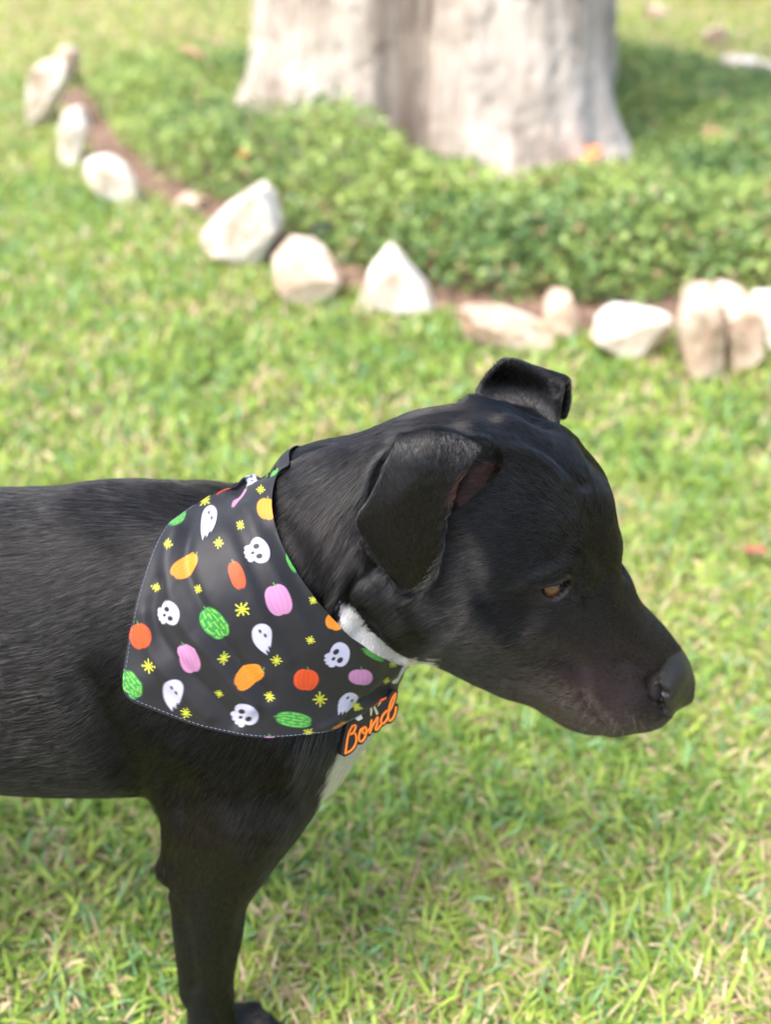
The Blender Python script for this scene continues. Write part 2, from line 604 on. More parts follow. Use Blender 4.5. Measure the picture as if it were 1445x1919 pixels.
def stone(outline, base_py, thick, label, mat=None, seed=0):
    """outline: its front face as the photograph shows it, stood on the ground at base_py; thick in metres"""
    r = np.random.default_rng(seed)
    cxp = np.mean([p[0] for p in outline])
    g = ground_at(cxp, base_py)
    yb = g[1]
    pts = [at(px, py, yb) for px, py in outline]
    bm = bmesh.new()
    for p in pts:
        for f_, dy in ((.93, -.18 * thick), (1.0, .22 * thick), (.72, .9 * thick)):
            c = np.array([at(cxp, base_py, yb)[0], yb, max(0.02, np.mean([q[2] for q in pts]))])
            q = c + (p - c) * f_ + r.normal(0, .006, 3)
            q[1] = yb + dy + r.normal(0, .012)
            q[2] = max(q[2], -.02)
            bm.verts.new(q)
    res = bmesh.ops.convex_hull(bm, input=bm.verts)
    bmesh.ops.delete(bm, geom=[v for v in bm.verts if not v.link_faces], context='VERTS')
    cc = np.mean([v.co for v in bm.verts], axis=0)
    ext = max((v.co - Vector(cc)).length for v in bm.verts)
    for _ in range(7):                    # chips knocked off the block
        d = r.normal(0, 1, 3); d /= np.linalg.norm(d)
        if d[1] > .3: d[1] *= -1
        sup = max((Vector(v.co) - Vector(cc)).dot(Vector(d)) for v in bm.verts)
        bmesh.ops.bisect_plane(bm, geom=bm.verts[:] + bm.edges[:] + bm.faces[:], plane_co=Vector(cc + d * sup * r.uniform(.80, .93)), plane_no=Vector(d), clear_outer=True)
        bmesh.ops.holes_fill(bm, edges=[e for e in bm.edges if e.is_boundary], sides=0)
    bmesh.ops.bevel(bm, geom=list(bm.edges), offset=.004, segments=1, affect='EDGES', clamp_overlap=True)
    bmesh.ops.triangulate(bm, faces=bm.faces)
    for _ in range(2):
        bmesh.ops.subdivide_edges(bm, edges=[e for e in bm.edges if e.calc_length() > .022], cuts=1, use_grid_fill=False)
        bmesh.ops.triangulate(bm, faces=bm.faces)
    bm.normal_update()
    co = np.array([v.co for v in bm.verts])
    nz2 = vnoise(co + seed, 16, 61 + seed, 3) * .006 + vnoise(co + seed, 60, 62 + seed, 2) * .003
    for v, d in zip(bm.verts, nz2):
        v.co += v.normal * float(d)
    me = bpy.data.meshes.new('edging_stone')
    bm.to_mesh(me); bm.free()
    me.materials.append((mat or lime).m)
    o = bpy.data.objects.new('edging_stone', me)
    COL.objects.link(o)
    c = Vector((g[0], g[1], 0))
    me.transform(Matrix.Translation(-c))
    o.location = c
    tag(o, label, 'stone', 'pale edging stones round the planting bed')
    return o
stone([(50, 235), (52, 160), (72, 115), (120, 112), (128, 150), (95, 200), (85, 240)], 240, .16, 'tall white upright stone farthest left and second back in the edging row', seed=1)
stone([(98, 150), (102, 105), (118, 86), (138, 92), (142, 128), (132, 152)], 160, .14, 'cream stone at the far left tip of the bed behind the tall white one', tan, seed=2)
stone([(108, 300), (108, 235), (122, 203), (150, 200), (165, 240), (160, 295), (140, 318), (118, 318)], 312, .12, 'narrow white upright stone with a rounded top at the left of the bed', seed=3)
stone([(155, 330), (160, 295), (190, 292), (228, 310), (258, 352), (262, 385), (235, 390), (190, 365)], 378, .12, 'long cream stone lying slanted beside the narrow upright stone', seed=4)
stone([(328, 392), (332, 370), (352, 362), (380, 372), (382, 395)], 395, .07, 'smallest low stone between the slanted stone and the big peaked one', tan, seed=5)
stone([(368, 450), (385, 428), (440, 395), (470, 360), (500, 350), (530, 375), (540, 410), (510, 450), (480, 505), (430, 500), (400, 470)], 498, .20, 'largest peaked white and tan stone left of centre in the edging row', seed=6)
stone([(507, 535), (512, 480), (535, 466), (575, 474), (620, 500), (642, 528), (625, 556), (580, 572), (530, 552)], 565, .16, 'blocky cream stone directly right of the largest peaked stone', tan, seed=7)
stone([(680, 582), (684, 545), (705, 495), (732, 474), (752, 492), (790, 540), (812, 578), (790, 592), (720, 592)], 590, .15, 'white triangular stone standing in the middle of the edging row', seed=8)
stone([(868, 625), (862, 590), (900, 584), (960, 600), (1010, 620), (1060, 642), (1055, 658), (980, 658), (915, 646)], 655, .12, 'long flat cream stone lying low right of the white triangle', tan, seed=9)
stone([(1022, 618), (1025, 575), (1045, 550), (1070, 552), (1085, 585), (1088, 622), (1060, 638)], 634, .09, 'small upright tan stone behind the end of the long flat one', tan, seed=10)
stone([(1112, 642), (1120, 625), (1160, 602), (1225, 588), (1258, 602), (1265, 635), (1235, 660), (1190, 675), (1150, 660)], 672, .14, 'white wedge shaped stone leaning above the lawn at the right', seed=11)
stone([(1280, 690), (1283, 600), (1300, 550), (1330, 541), (1350, 560), (1352, 640), (1350, 695), (1345, 722), (1305, 722)], 712, .14, 'tall brown topped stone, left half of the split pair at the right', tan, seed=12)
stone([(1352, 660), (1352, 560), (1380, 545), (1415, 556), (1428, 600), (1428, 670), (1395, 690), (1365, 690)], 690, .14, 'tall brown topped stone, right half of the split pair at the right', tan, seed=13)
stone([(1428, 645), (1424, 590), (1445, 570), (1490, 575), (1510, 640), (1470, 655)], 652, .14, 'pale stone cut by the right edge of the picture', seed=14)
stone([(1350, 130), (1352, 110), (1385, 105), (1440, 115), (1490, 130), (1480, 162), (1420, 155)], 155, .18, 'long white stone lying at the far right beyond the bed', seed=15)
stone([(1320, 75), (1328, 55), (1350, 48), (1366, 60), (1366, 88), (1340, 92)], 90, .14, 'small round cream stone on the grass at the far upper right', tan, seed=16)
stone([(1208, 32), (1212, 12), (1235, 8), (1258, 18), (1254, 38)], 38, .14, 'faint pale stone on the distant grass nearest the top of the picture', tan, seed=17)
stone([(1018, 350), (1022, 325), (1040, 318), (1058, 330), (1055, 352)], 352, .06, 'tiny pale stone among the leaves below the orange leaf by the trunk', seed=18)

# ------------------------------------------------------------------ fallen leaves, dark ball in the bed
def fallen_leaf(px, py, z, size, rgb, label, seed):
    g = ground_at(px, py, z)
    r = np.random.default_rng(seed)
    a0 = r.uniform(0, 6.28)
    Vl, Fl = [], []
    nu, nv = 9, 5
    for i in range(nu):
        t = i / (nu - 1)
        hw_ = size * .34 * math.sin(math.pi * min(1, t * .96 + .04)) ** .8
        for j in range(nv):
            s = j / (nv - 1) * 2 - 1
            x, y = (t - .5) * size, s * hw_
            zc = .16 * size * abs(s) ** 2 + .20 * size * (t - .5) ** 2 + .03 * size * math.sin(9 * t + 4 * s)
            Vl.append((x * math.cos(a0) - y * math.sin(a0), x * math.sin(a0) + y * math.cos(a0), zc))
    for i in range(nu - 1):
        for j in range(nv - 1):
            Fl.append((i * nv + j, (i + 1) * nv + j, (i + 1) * nv + j + 1, i * nv + j + 1))
    m = Mat('dry_leaf', rgb, .6)
    nn = m.noise(40, 4)
    m.l(m.mix(.4, rgb, nn.outputs[0], 'OVERLAY').outputs[0], m.b.inputs['Base Color'])
    o = mesh_obj('fallen_leaf', Vl, Fl, m.m)
    sm = o.modifiers.new('thickness', 'SOLIDIFY'); sm.thickness = .0008
    o.location = g
    o.rotation_euler = (r.uniform(-.3, .3), r.uniform(-.3, .3), 0)
    tag(o, label, 'leaf', 'dry fallen leaves')
fallen_leaf(1085, 305, .10, .15, (.70, .22, .08), 'large orange fallen leaf at the foot of the right root of the trunk', 1)
fallen_leaf(455, 292, .225, .05, (.60, .26, .09), 'small orange leaf lying on the ground cover left of the trunk', 2)
fallen_leaf(1415, 1036, .035, .045, (.34, .14, .08), 'small red leaf on the lawn near the right edge', 3)
fallen_leaf(360, 105, .22, .12, (.45, .28, .18), 'brown leaf on the ground cover left of the trunk near the top', 4)
fallen_leaf(1340, 262, .10, .12, (.45, .28, .16), 'brown leaf in the thin planting right of the trunk', 5)
g = ground_at(610, 462)
bm = bmesh.new()
bmesh.ops.create_uvsphere(bm, u_segments=24, v_segments=14, radius=.034)
for v in bm.verts:
    v.co.z *= .85
    if v.co.z > .02: v.co.z = .02 + (v.co.z - .02) * .3
me = bpy.data.meshes.new('sprinkler_head'); bm.to_mesh(me); bm.free()
me.polygons.foreach_set('use_smooth', [True] * len(me.polygons))
me.materials.append(Mat('dark_plastic', (.012, .016, .035), .4).m)
sp = bpy.data.objects.new('sprinkler_head', me); COL.objects.link(sp)
sp.location = (g[0], g[1] - .07, .060)
tag(sp, 'small dark blue rounded fitting at the edge of the ground cover behind the cream stone', 'sprinkler')
sk, fk = tube([(0, 0, -.055), (0, 0, -.02)], .012, 10)
mesh_obj('stem', sk, fk, me.materials[0], sp)

# ------------------------------------------------------------------ dark hedge far off at the upper right
hedge = empty('hedge', (5.2, 8.6, 0))
tag(hedge, 'dark green clipped hedge far off at the upper right corner', 'hedge')
n = 60000
hx_ = rng.uniform(-3.0, 4.5, n); hy_ = rng.uniform(-.45, .45, n); hz_ = rng.random(n) ** .7 * 1.1
sh = np.maximum(np.abs(hy_) / .45, np.abs(hz_ - .5) / .6) > .72
hx_, hy_, hz_ = hx_[sh], hy_[sh], hz_[sh]
nn_ = len(hx_)
kk = rng.random((nn_, 1))
leaves('foliage', np.stack([hx_, hy_, hz_], 1), rng.uniform(.04, .07, nn_), .3, np.array([.02, .06, .03]) * (1 - kk) + np.array([.05, .13, .05]) * kk, lm.m, hedge)
for x0 in np.arange(-2.7, 4.5, 1.1):
    v, f = tube([(x0, 0, 0), (x0 + .05, .02, .5), (x0, 0, .95)], [.03, .025, .012], 6)
    mesh_obj('stem', v, f, bark.m, hedge)
# ------------------------------------------------------------------ the dog: one continuous body grown from an implicit field
def axis_points(*segs):
    out = [segs[0][0]]
    for a, b, h in segs:
        n = max(1, int(round((b - a) / h)))
        out += list(np.linspace(a, b, n + 1)[1:])
    return np.array(out)
GX = axis_points((-0.76, -0.30, .006), (-0.30, -0.05, .0026), (-0.05, 0.245, .0014))
GY = axis_points((-0.14, 0.145, .0016))
GZ = axis_points((-0.015, 0.25, .0026), (0.25, 0.66, .0015))
D = np.full((len(GX), len(GY), len(GZ)), 0.2, dtype=np.float32)

def window(lo, hi):
    s = []
    for g, a, b in zip((GX, GY, GZ), lo, hi):
        s.append(slice(max(0, np.searchsorted(g, a) - 1), min(len(g), np.searchsorted(g, b) + 1)))
    return tuple(s)

def smin(a, b, k):
    h = np.maximum(k - np.abs(a - b), 0) / k
    return np.minimum(a, b) - h * h * k * .25

def blend(s, d, k, op='add'):
    if op == 'add':
        D[s] = smin(D[s], d.astype(np.float32), k)
    else:
        D[s] = -smin(-D[s], d.astype(np.float32), k)

def cone(a, ra, b, rb, k=.02, sy=1.0, op='add'):
    """rounded cone between two places, its width scaled by sy"""
    a, b = np.array(a, float), np.array(b, float)
    m = max(ra, rb) * max(1, sy) + k + .006
    s = window(np.minimum(a, b) - m, np.maximum(a, b) + m)
    X = GX[s[0]][:, None, None].astype(np.float32)
    Y = GY[s[1]][None, :, None].astype(np.float32)
    Z = GZ[s[2]][None, None, :].astype(np.float32)
    yc = (a[1] + b[1]) / 2
    a2, b2 = a.copy(), b.copy()
    a2[1] = yc + (a[1] - yc) / sy
    b2[1] = yc + (b[1] - yc) / sy
    Ys = yc + (Y - yc) / sy
    ba = b2 - a2
    L2 = float(ba @ ba) + 1e-12
    t = ((X - a2[0]) * ba[0] + (Ys - a2[1]) * ba[1] + (Z - a2[2]) * ba[2]) / L2
    t = np.clip(t, 0, 1)
    d = np.sqrt((X - a2[0] - t * ba[0]) ** 2 + (Ys - a2[1] - t * ba[1]) ** 2 + (Z - a2[2] - t * ba[2]) ** 2)
    d -= ra + (rb - ra) * t
    blend(s, d, k, op)

def pr(px, py, r, y, sy=1.0):
    """place and true radius of a ball that shows with radius r at (px, py)"""
    p = at(px, py, y)
    v = p - CAM
    t2 = (v[2] ** 2) / (v[1] ** 2 + v[2] ** 2)
    rr = r * depth(p) / FPX / math.sqrt((1 - t2) + sy * sy * t2)
    return p, rr

def pc(A, B, k=.02, sy=1.0, op='add'):
    """cone between (px, py, r, y) and (px, py, r, y)"""
    a, ra = pr(*A, sy)
    b, rb = pr(*B, sy)
    cone(a, ra, b, rb, k, sy, op)

def pc2(A, B, k=.02, sy=1.0, op='add'):
    """the same on both sides of the dog"""
    a, ra = pr(*A, sy)
    b, rb = pr(*B, sy)
    cone(a, ra, b, rb, k, sy, op)
    f = np.array([1, -1, 1])
    cone(a * f, ra, b * f, rb, k, sy, op)

def chain(pts, k=.02, sy=1.0, both=False, n=7):
    """a limb of smoothly changing radius: one field, blended in once"""
    P = catmull(pts, (len(pts) - 1) * n + 1)
    B = [pr(q[0], q[1], q[2], q[3], sy) for q in P]
    for f in ((1, -1) if both else (1,)):
        C = np.array([p * np.array([1, f, 1]) for p, r in B])
        R = np.array([r for p, r in B])
        m = R.max() * max(1, sy) + k + .006
        s = window(C.min(0) - m, C.max(0) + m)
        X = GX[s[0]][:, None, None].astype(np.float32)
        Y = GY[s[1]][None, :, None].astype(np.float32)
        Z = GZ[s[2]][None, None, :].astype(np.float32)
        yc = float(C[:, 1].mean())
        C[:, 1] = yc + (C[:, 1] - yc) / sy
        Ys = yc + (Y - yc) / sy
        d = None
        for i in range(len(C) - 1):
            a, ba = C[i], C[i + 1] - C[i]
            L2 = float(ba @ ba) + 1e-12
            t = np.clip(((X - a[0]) * ba[0] + (Ys - a[1]) * ba[1] + (Z - a[2]) * ba[2]) / L2, 0, 1)
            q = np.sqrt((X - a[0] - t * ba[0]) ** 2 + (Ys - a[1] - t * ba[1]) ** 2 + (Z - a[2] - t * ba[2]) ** 2) - (R[i] + (R[i + 1] - R[i]) * t)
            d = q if d is None else np.minimum(d, q)
        blend(s, d, k)

def stamp(P, r, k=.003):
    """a thin sheet of skin through the points P"""
    P = np.asarray(P)
    m = float(np.max(r)) + k + .003
    s = window(P.min(0) - m, P.max(0) + m)
    gx, gy, gz = GX[s[0]], GY[s[1]], GZ[s[2]]
    d = np.full((len(gx), len(gy), len(gz)), .2, dtype=np.float32)
    r = np.broadcast_to(r, len(P))
    for p, q in zip(P, r):
        ss = []
        for g, c in zip((gx, gy, gz), p):
            ss.append(slice(np.searchsorted(g, c - m), np.searchsorted(g, c + m)))
        ss = tuple(ss)
        dd = np.sqrt((gx[ss[0]][:, None, None] - p[0]) ** 2 + (gy[ss[1]][None, :, None] - p[1]) ** 2 + (gz[ss[2]][None, None, :] - p[2]) ** 2) - q
        np.minimum(d[ss], dd, out=d[ss])
    blend(s, d, k)

def patch(rows, n=34, m=30):
    """smooth sheet through rows of (px, py, y) control points"""
    R = [catmull([at(*p) for p in row], m) for row in rows]
    R = np.array(R)
    out = np.array([catmull(R[:, j], n) for j in range(m)])
    return out.reshape(-1, 3)

Y0 = 0.0
# trunk of the body
chain([(-1120, 1120, 190, 0), (-800, 1120, 225, 0), (-450, 1165, 245, 0), (-100, 1200, 278, 0), (100, 1206, 289, 0), (320, 1200, 286, 0), (430, 1185, 262, 0)], .03, .76, n=4)
pc((430, 1195, 235, 0), (520, 1300, 180, 0), .05, .85)
pc2((470, 1290, 140, -.030), (505, 1400, 112, -.040), .04)
# neck
chain([(400, 1150, 235, 0), (560, 1075, 218, 0), (690, 1018, 208, 0), (830, 960, 195, 0)], .03, .78)
pc((650, 1110, 130, 0), (520, 1290, 150, 0), .04, .8)
# shoulders
pc2((425, 1110, 110, -.048), (490, 1330, 112, -.058), .035)
pc2((490, 1350, 108, -.052), (425, 1520, 95, -.062), .035)
# near foreleg
NL = [(455, 1480, 130, -.058), (432, 1580, 93, -.070), (401, 1672, 68, -.075), (395, 1750, 60, -.076), (393, 1830, 46, -.077), (396, 1900, 45, -.077), (400, 1945, 44, -.077)]
chain(NL, .02)
pc((385, 1530, 55, -.070), (322, 1624, 20, -.074), .03)
pc((345, 1680, 24, -.076), (352, 1840, 16, -.077), .012)
pc((352, 1862, 17, -.079), (356, 1868, 17, -.079), .006)
def paw(x, y, s=1.0):
    for j, (dx, dy, r) in enumerate(((.040, -.021, .0105), (.050, -.007, .0115), (.049, .009, .0115), (.038, .022, .0105))):
        dx *= s
        cone((x + .008 * s, y + dy * .5, .022), .016 * s, (x + dx * .75, y + dy, .018), .011, .008)
        cone((x + dx * .75, y + dy, .016), .011, (x + dx, y + dy, .011), r * .85, .004)
    cone((x - .008 * s, y, .016), .017 * s, (x + .03 * s, y, .011), .012, .01)
p = at(400, 1960, -.077)
cone(at(400, 1930, -.077), .0165, (p[0] + .004, -.077, .03), .018, .01)
paw(p[0] + .006, -.077)
# far foreleg, straight behind the near one
fx = at(400, 1900, -.077)[0] * 1.10 - .024
cone((fx + .015, .055, .26), .045, (fx + .004, .058, .19), .028, .03)
cone((fx + .004, .058, .19), .026, (fx, .056, .10), .018, .02)
cone((fx, .056, .10), .018, (fx + .002, .055, .03), .017, .02)
paw(fx - .002, .055, .74)
# hind legs and tail
for s_ in (-1, 1):
    cone((-.60, s_ * .055, .40), .075, (-.545, s_ * .065, .27), .050, .04)
    cone((-.545, s_ * .065, .27), .045, (-.64, s_ * .065, .16), .021, .03)
    cone((-.645, s_ * .065, .165), .019, (-.615, s_ * .065, .05), .016, .02)
    cone((-.615, s_ * .065, .05), .017, (-.60, s_ * .065, .02), .017, .02)
    paw(-.60, s_ * .065)
cone((-.66, 0, .47), .024, (-.745, 0, .36), .010, .03)

# head: skull, forehead, brows, cheeks
pc((930, 955, 185, 0), (985, 965, 170, 0), .02, .80)
pc((990, 965, 140, 0), (1068, 1020, 88, 0), .03, .85)
pc2((1020, 1030, 58, -.024), (1068, 1058, 40, -.026), .018)
pc2((890, 1080, 125, -.026), (985, 1130, 95, -.030), .03)
pc2((830, 1130, 90, -.022), (900, 1150, 85, -.026), .03)
pc((880, 1110, 132, 0), (960, 1150, 130, 0), .03, .8)
# muzzle
pc((1040, 1150, 120, 0), (1190, 1268, 80, 0), .03, .78)
pc((1100, 1085, 62, 0), (1243, 1258, 44, 0), .02, .95)
pc((960, 1180, 120, 0), (1100, 1275, 92, 0), .03, .72)
pc2((1035, 1235, 72, -.016), (1150, 1310, 62, -.019), .015)
pc((1120, 1300, 70, 0), (1200, 1316, 56, 0), .014, .85)
pc2((1170, 1300, 52, -.016), (1218, 1314, 42, -.013), .014)
pc((1252, 1278, 44, 0), (1272, 1288, 37, 0), .008, .92)
pc2((1248, 1280, 26, -.010), (1262, 1288, 24, -.009), .006)
# furrow down the middle of the forehead, stop between the brows
pc((985, 800, 7, 0), (1120, 985, 12, 0), .022, 1.0, 'cut')
pc((1130, 1020, 10, -.002), (1150, 1060, 12, -.002), .02, 1.0, 'cut')
# hollow of the temple, hollow behind and under the eye
# skin folds running back over the skull from the brow
chain([(900, 815, 12, -.026), (960, 840, 12, -.030), (1020, 885, 12, -.031), (1062, 960, 12, -.026)], .022)
chain([(960, 800, 8, -.014), (1020, 850, 10, -.018), (1070, 920, 10, -.018)], .018)
# crease where the cheek meets the neck, hollow under the ear
for A, B in (((712, 1050, 8, -.074), (668, 1082, 9, -.076)), ((668, 1082, 9, -.076), (646, 1125, 8, -.074)), ((646, 1125, 7, -.074), (690, 1185, 6, -.064)), ((690, 1185, 6, -.064), (748, 1238, 6, -.040))):
    pc2(A, B, .016, 1.0, 'cut')
pc2((700, 1095, 14, -.063), (735, 1150, 16, -.060), .014)
# eye socket and lids
EYE = at(1038, 1108, -.0385)
pc2((1038, 1106, 30, -.037), (1040, 1108, 30, -.037), .008)
pc((1020, 1090, 9, -.0515), (1062, 1078, 8, -.0505), .006)
pc((1022, 1132, 6, -.0515), (1066, 1124, 5, -.0500), .005)
# corner of the mouth and line of the lips
# rim round the nose leather, nostril with its slit, philtrum
for A, B in (((1238, 1238, 3, -.016), (1226, 1268, 4, -.026)), ((1226, 1268, 4, -.026), (1224, 1300, 4, -.030)), ((1224, 1302, 3, -.030), (1242, 1338, 3, -.022))):
    pc2(A, B, .007, 1.0, 'cut')
pc2((1262, 1262, 22, -.014), (1250, 1290, 18, -.020), .008)
pc2((1246, 1302, 6, -.0325), (1256, 1296, 4, -.030), .003, 1.0, 'cut')
pc2((1240, 1303, 2.6, -.033), (1238, 1326, 2.2, -.027), .002, 1.0, 'cut')
# lip fold
pc2((1150, 1372, 8, -.020), (1235, 1348, 8, -.012), .006)
# near ear: the root rises from the skull, folds over and hangs as a flap
pc((800, 850, 42, -.040), (880, 868, 30, -.040), .02)
rows = [
    [(770, 838, -.050), (840, 832, -.052), (915, 852, -.046)],
    [(748, 815, -.066), (822, 806, -.070), (906, 836, -.060)],
    [(737, 850, -.076), (805, 850, -.083), (880, 868, -.074)],
    [(716, 895, -.078), (780, 900, -.087), (852, 910, -.080)],
    [(694, 938, -.077), (760, 945, -.087), (836, 960, -.081)],
    [(672, 975, -.073), (750, 995, -.084), (829, 1010, -.080)],
    [(692, 1018, -.071), (755, 1035, -.082), (823, 1045, -.078)],
    [(720, 1058, -.070), (765, 1068, -.077), (811, 1080, -.074)],
    [(746, 1090, -.069), (769, 1100, -.071), (793, 1100, -.070)]]
stamp(patch(rows, 60, 54), .0023, .004)
stamp(patch([[(760, 822, -.060), (712, 862, -.055), (694, 905, -.050), (690, 955, -.046)],
             [(775, 850, -.050), (735, 880, -.046), (715, 915, -.042), (710, 960, -.040)]], 30, 40), .0022, .006)
pc((920, 862, 12, -.046), (868, 930, 14, -.054), .010)
# far ear: standing root with a hollow, tip folded away
rows = [
    [(893, 768, .036), (945, 788, .034), (1000, 802, .036), (1045, 822, .040)],
    [(896, 740, .050), (945, 754, .058), (1000, 766, .058), (1046, 782, .052)],
    [(904, 722, .056), (942, 720, .068), (1000, 730, .067), (1050, 748, .057)],
    [(918, 702, .058), (946, 681, .061), (1000, 697, .063), (1057, 715, .058)],
    [(930, 694, .061), (957, 680, .066), (1010, 695, .070), (1064, 712, .066)],
    [(940, 720, .075), (970, 710, .078), (1020, 730, .080), (1067, 745, .074)],
    [(985, 770, .080), (1010, 770, .082), (1035, 780, .082), (1060, 782, .076)]]
stamp(patch(rows, 60, 60), .0024, .006)

V, Q = surface_nets(D, GX, GY, GZ)
V = relax(V, Q, 2, .5)
del D
def grab(px, py, y, dx, dy, R, V=None):
    """pull the surface near a place sideways, like a sculptor's grab brush"""
    V = globals()['V'] if V is None else V
    c = at(px, py, y)
    k = depth(c) / FPX
    d2 = ((V - c) ** 2).sum(1) / (R * k) ** 2
    w = np.exp(-d2 * 2)[:, None]
    V += w * (np.array([1., 0, 0]) * dx * k - U_ * dy * k)
_x, _y = project(V)
_e = ((in_poly(_x, _y, [(740, 790), (915, 800), (920, 870), (860, 1000), (790, 1115), (650, 1010), (650, 950)]) & (V[:, 1] < -.058)) | (in_poly(_x, _y, [(870, 770), (890, 690), (940, 655), (1080, 690), (1085, 810), (1000, 790)]) & (V[:, 1] > .03))).astype(float)
for _ in range(6):
    V = V + (relax(V, Q, 1, .5) - V) * _e[:, None]
    V = V - (relax(V, Q, 1, .3) - V) * _e[:, None] * .45
grab(430, 915, .0, 0, 64, 150)
grab(300, 905, .0, 0, 22, 120)
grab(400, 905, .0, 0, 26, 90)
grab(460, 880, .045, 0, 56, 95)
grab(370, 895, .045, 0, 14, 80)
grab(485, 878, .03, 0, 24, 62)
grab(450, 890, .085, 0, 34, 110)
grab(20, 915, .0, 0, 10, 200)
grab(-100, 1470, -.02, 0, -14, 200)
grab(690, 830, .02, 0, 16, 110)
grab(840, 790, .02, 0, 4, 90)
grab(900, 790, .03, 0, -16, 70)
grab(1165, 960, .0, -26, 0, 80)
grab(1120, 860, .0, -34, 8, 90)
grab(1200, 1140, .0, -9, 5, 70)
grab(885, 1255, -.0, 4, -26, 75)
grab(970, 1325, -.01, 4, -12, 60)
grab(710, 1400, -.01, -58, 16, 110)
grab(640, 1490, -.02, -16, 0, 70)
grab(740, 1330, -.01, -20, 8, 60)
grab(300, 1520, -.05, 10, 0, 50)
grab(305, 1622, -.074, -8, 4, 30)

def quad_normals(V, Q):
    a, b, c, d = (V[Q[:, i]] for i in range(4))
    fn = np.cross(c - a, d - b)
    N = np.stack([sum(np.bincount(Q[:, i], fn[:, k], len(V)) for i in range(4)) for k in range(3)], 1)
    return N / (np.linalg.norm(N, axis=1)[:, None] + 1e-12), fn

def crease(pts, wd, amp, only_near=False, ymin=-1.0, ymax=.02):
    """press in (or raise, amp > 0) a fold of skin along a line read off the dog's side; both sides of the dog get it"""
    global V
    M = V.copy()
    M[:, 1] = -np.abs(M[:, 1]) if not only_near else M[:, 1]
    x, y = project(M)
    lo, hi = np.min(pts, 0) - 3 * wd, np.max(pts, 0) + 3 * wd
    m = (x > lo[0]) & (x < hi[0]) & (y > lo[1]) & (y < hi[1]) & (M[:, 1] < ymax) & (M[:, 1] > ymin)
    Nf = N_ * np.where((V[:, 1] > 0) & (not only_near), -1, 1)[:, None] * [0, 1, 0] + N_ * [1, 0, 1]
    vd = CAM - M
    vd /= np.linalg.norm(vd, axis=1)[:, None]
    m &= (Nf * vd).sum(1) > 0.02
    if not only_near: m &= ~ear_v
    idx = np.nonzero(m)[0]
    c = catmull(pts, 14)
    d = seg_dist(x[idx], y[idx], [tuple(p) for p in c], closed=False)
    V[idx] += N_[idx] * (amp * np.exp(-(d / wd) ** 2))[:, None]
N_, _ = quad_normals(V, Q)
_x, _y = project(V)
ear_v = (in_poly(_x, _y, [(745, 800), (800, 796), (912, 830), (856, 905), (840, 960), (833, 1030), (815, 1082), (785, 1110), (745, 1104), (690, 1045), (658, 990), (660, 960), (697, 912), (728, 850)]) & (V[:, 1] < -.060) & (V[:, 1] > -.2)) | (_e * (V[:, 1] > 0) > .5)
for pts, wd, amp in [
        ([(985, 822), (1030, 850), (1070, 885), (1100, 912)], 14, -.0030), ([(900, 828), (985, 846), (1040, 882), (1075, 940), (1092, 1000)], 18, .0040),
        ([(1085, 920), (1108, 980), (1122, 1040), (1132, 1085)], 14, -.0026), ([(995, 1090), (1030, 1076), (1065, 1060), (1085, 1028)], 14, .0038),
        ([(1236, 1290), (1238, 1312), (1248, 1332)], 4.5, -.0032), ([(1240, 1296), (1250, 1300)], 6, -.0026), ([(1262, 1250), (1256, 1290)], 14, .0014),
        ([(1000, 836), (1040, 860), (1078, 902)], 6, -.0018), ([(1012, 868), (1050, 906), (1080, 965)], 6, -.0016), ([(930, 822), (990, 834)], 6, -.0012),
        ([(870, 1030), (905, 1100), (960, 1175), (1015, 1225)], 22, -.0020), ([(940, 1240), (980, 1268), (1050, 1302)], 10, -.0008), ([(1130, 1075), (1120, 1120), (1090, 1160)], 14, -.0018),
        ([(1000, 1094), (1035, 1086), (1070, 1070)], 5, -.0016),
        ([(360, 1420), (400, 1500), (420, 1570)], 30, .0030), ([(500, 1420), (500, 1500), (470, 1590)], 26, -.0024), ([(560, 1400), (545, 1480), (510, 1560)], 24, .0020),
        ([(1088, 1040), (1092, 1050)], 9, -.0020), ([(1064, 1092), (1085, 1112), (1105, 1122)], 7, -.0020), ([(1012, 1128), (1045, 1134), (1085, 1118)], 8, .0018),
        ([(945, 1125), (990, 1150)], 34, -.0042), ([(1045, 1228), (1090, 1250)], 22, -.0032), ([(1092, 1300), (1108, 1330), (1136, 1364)], 6, -.0018),
        ([(1114, 1296), (1132, 1328), (1160, 1358)], 14, .0012), ([(1168, 1240), (1200, 1252), (1222, 1284)], 14, -.0034), ([(1100, 1050), (1150, 1118), (1205, 1188), (1240, 1224)], 15, .0026),
        ([(1100, 1120), (1150, 1180), (1190, 1225)], 18, -.0016),
        ([(718, 1042), (672, 1076), (646, 1114), (634, 1150)], 13, -.0065), ([(688, 1030), (650, 1066), (618, 1108)], 16, .0050),
        ([(760, 1110), (790, 1160), (830, 1200)], 26, .0030), ([(860, 960), (900, 1010), (930, 1080)], 40, .0020),
        ([(296, 1644), (318, 1676), (352, 1704)], 11, .0012), ([(338, 1720), (352, 1780), (364, 1850)], 10, -.0036), ([(330, 1480), (345, 1560), (335, 1610)], 22, -.0035),
        ([(430, 1480), (425, 1580)], 45, .0035), ([(165, 1290), (195, 1370), (255, 1450)], 36, -.0070), ([(330, 1395), (300, 1440), (290, 1490)], 26, .0030),
        ([(460, 1700), (440, 1780), (425, 1840)], 9, -.0016), ([(120, 960), (180, 1040), (210, 1140)], 50, .0030), ([(520, 900), (600, 990), (640, 1080)], 30, .0025)]:
    crease(pts, wd, amp)

_w = np.clip((-.045 - V[:, 0]) / .02, 0, 1)[:, None]
for _ in range(4):
    V = V + (relax(V, Q, 1, .5) - V) * _w
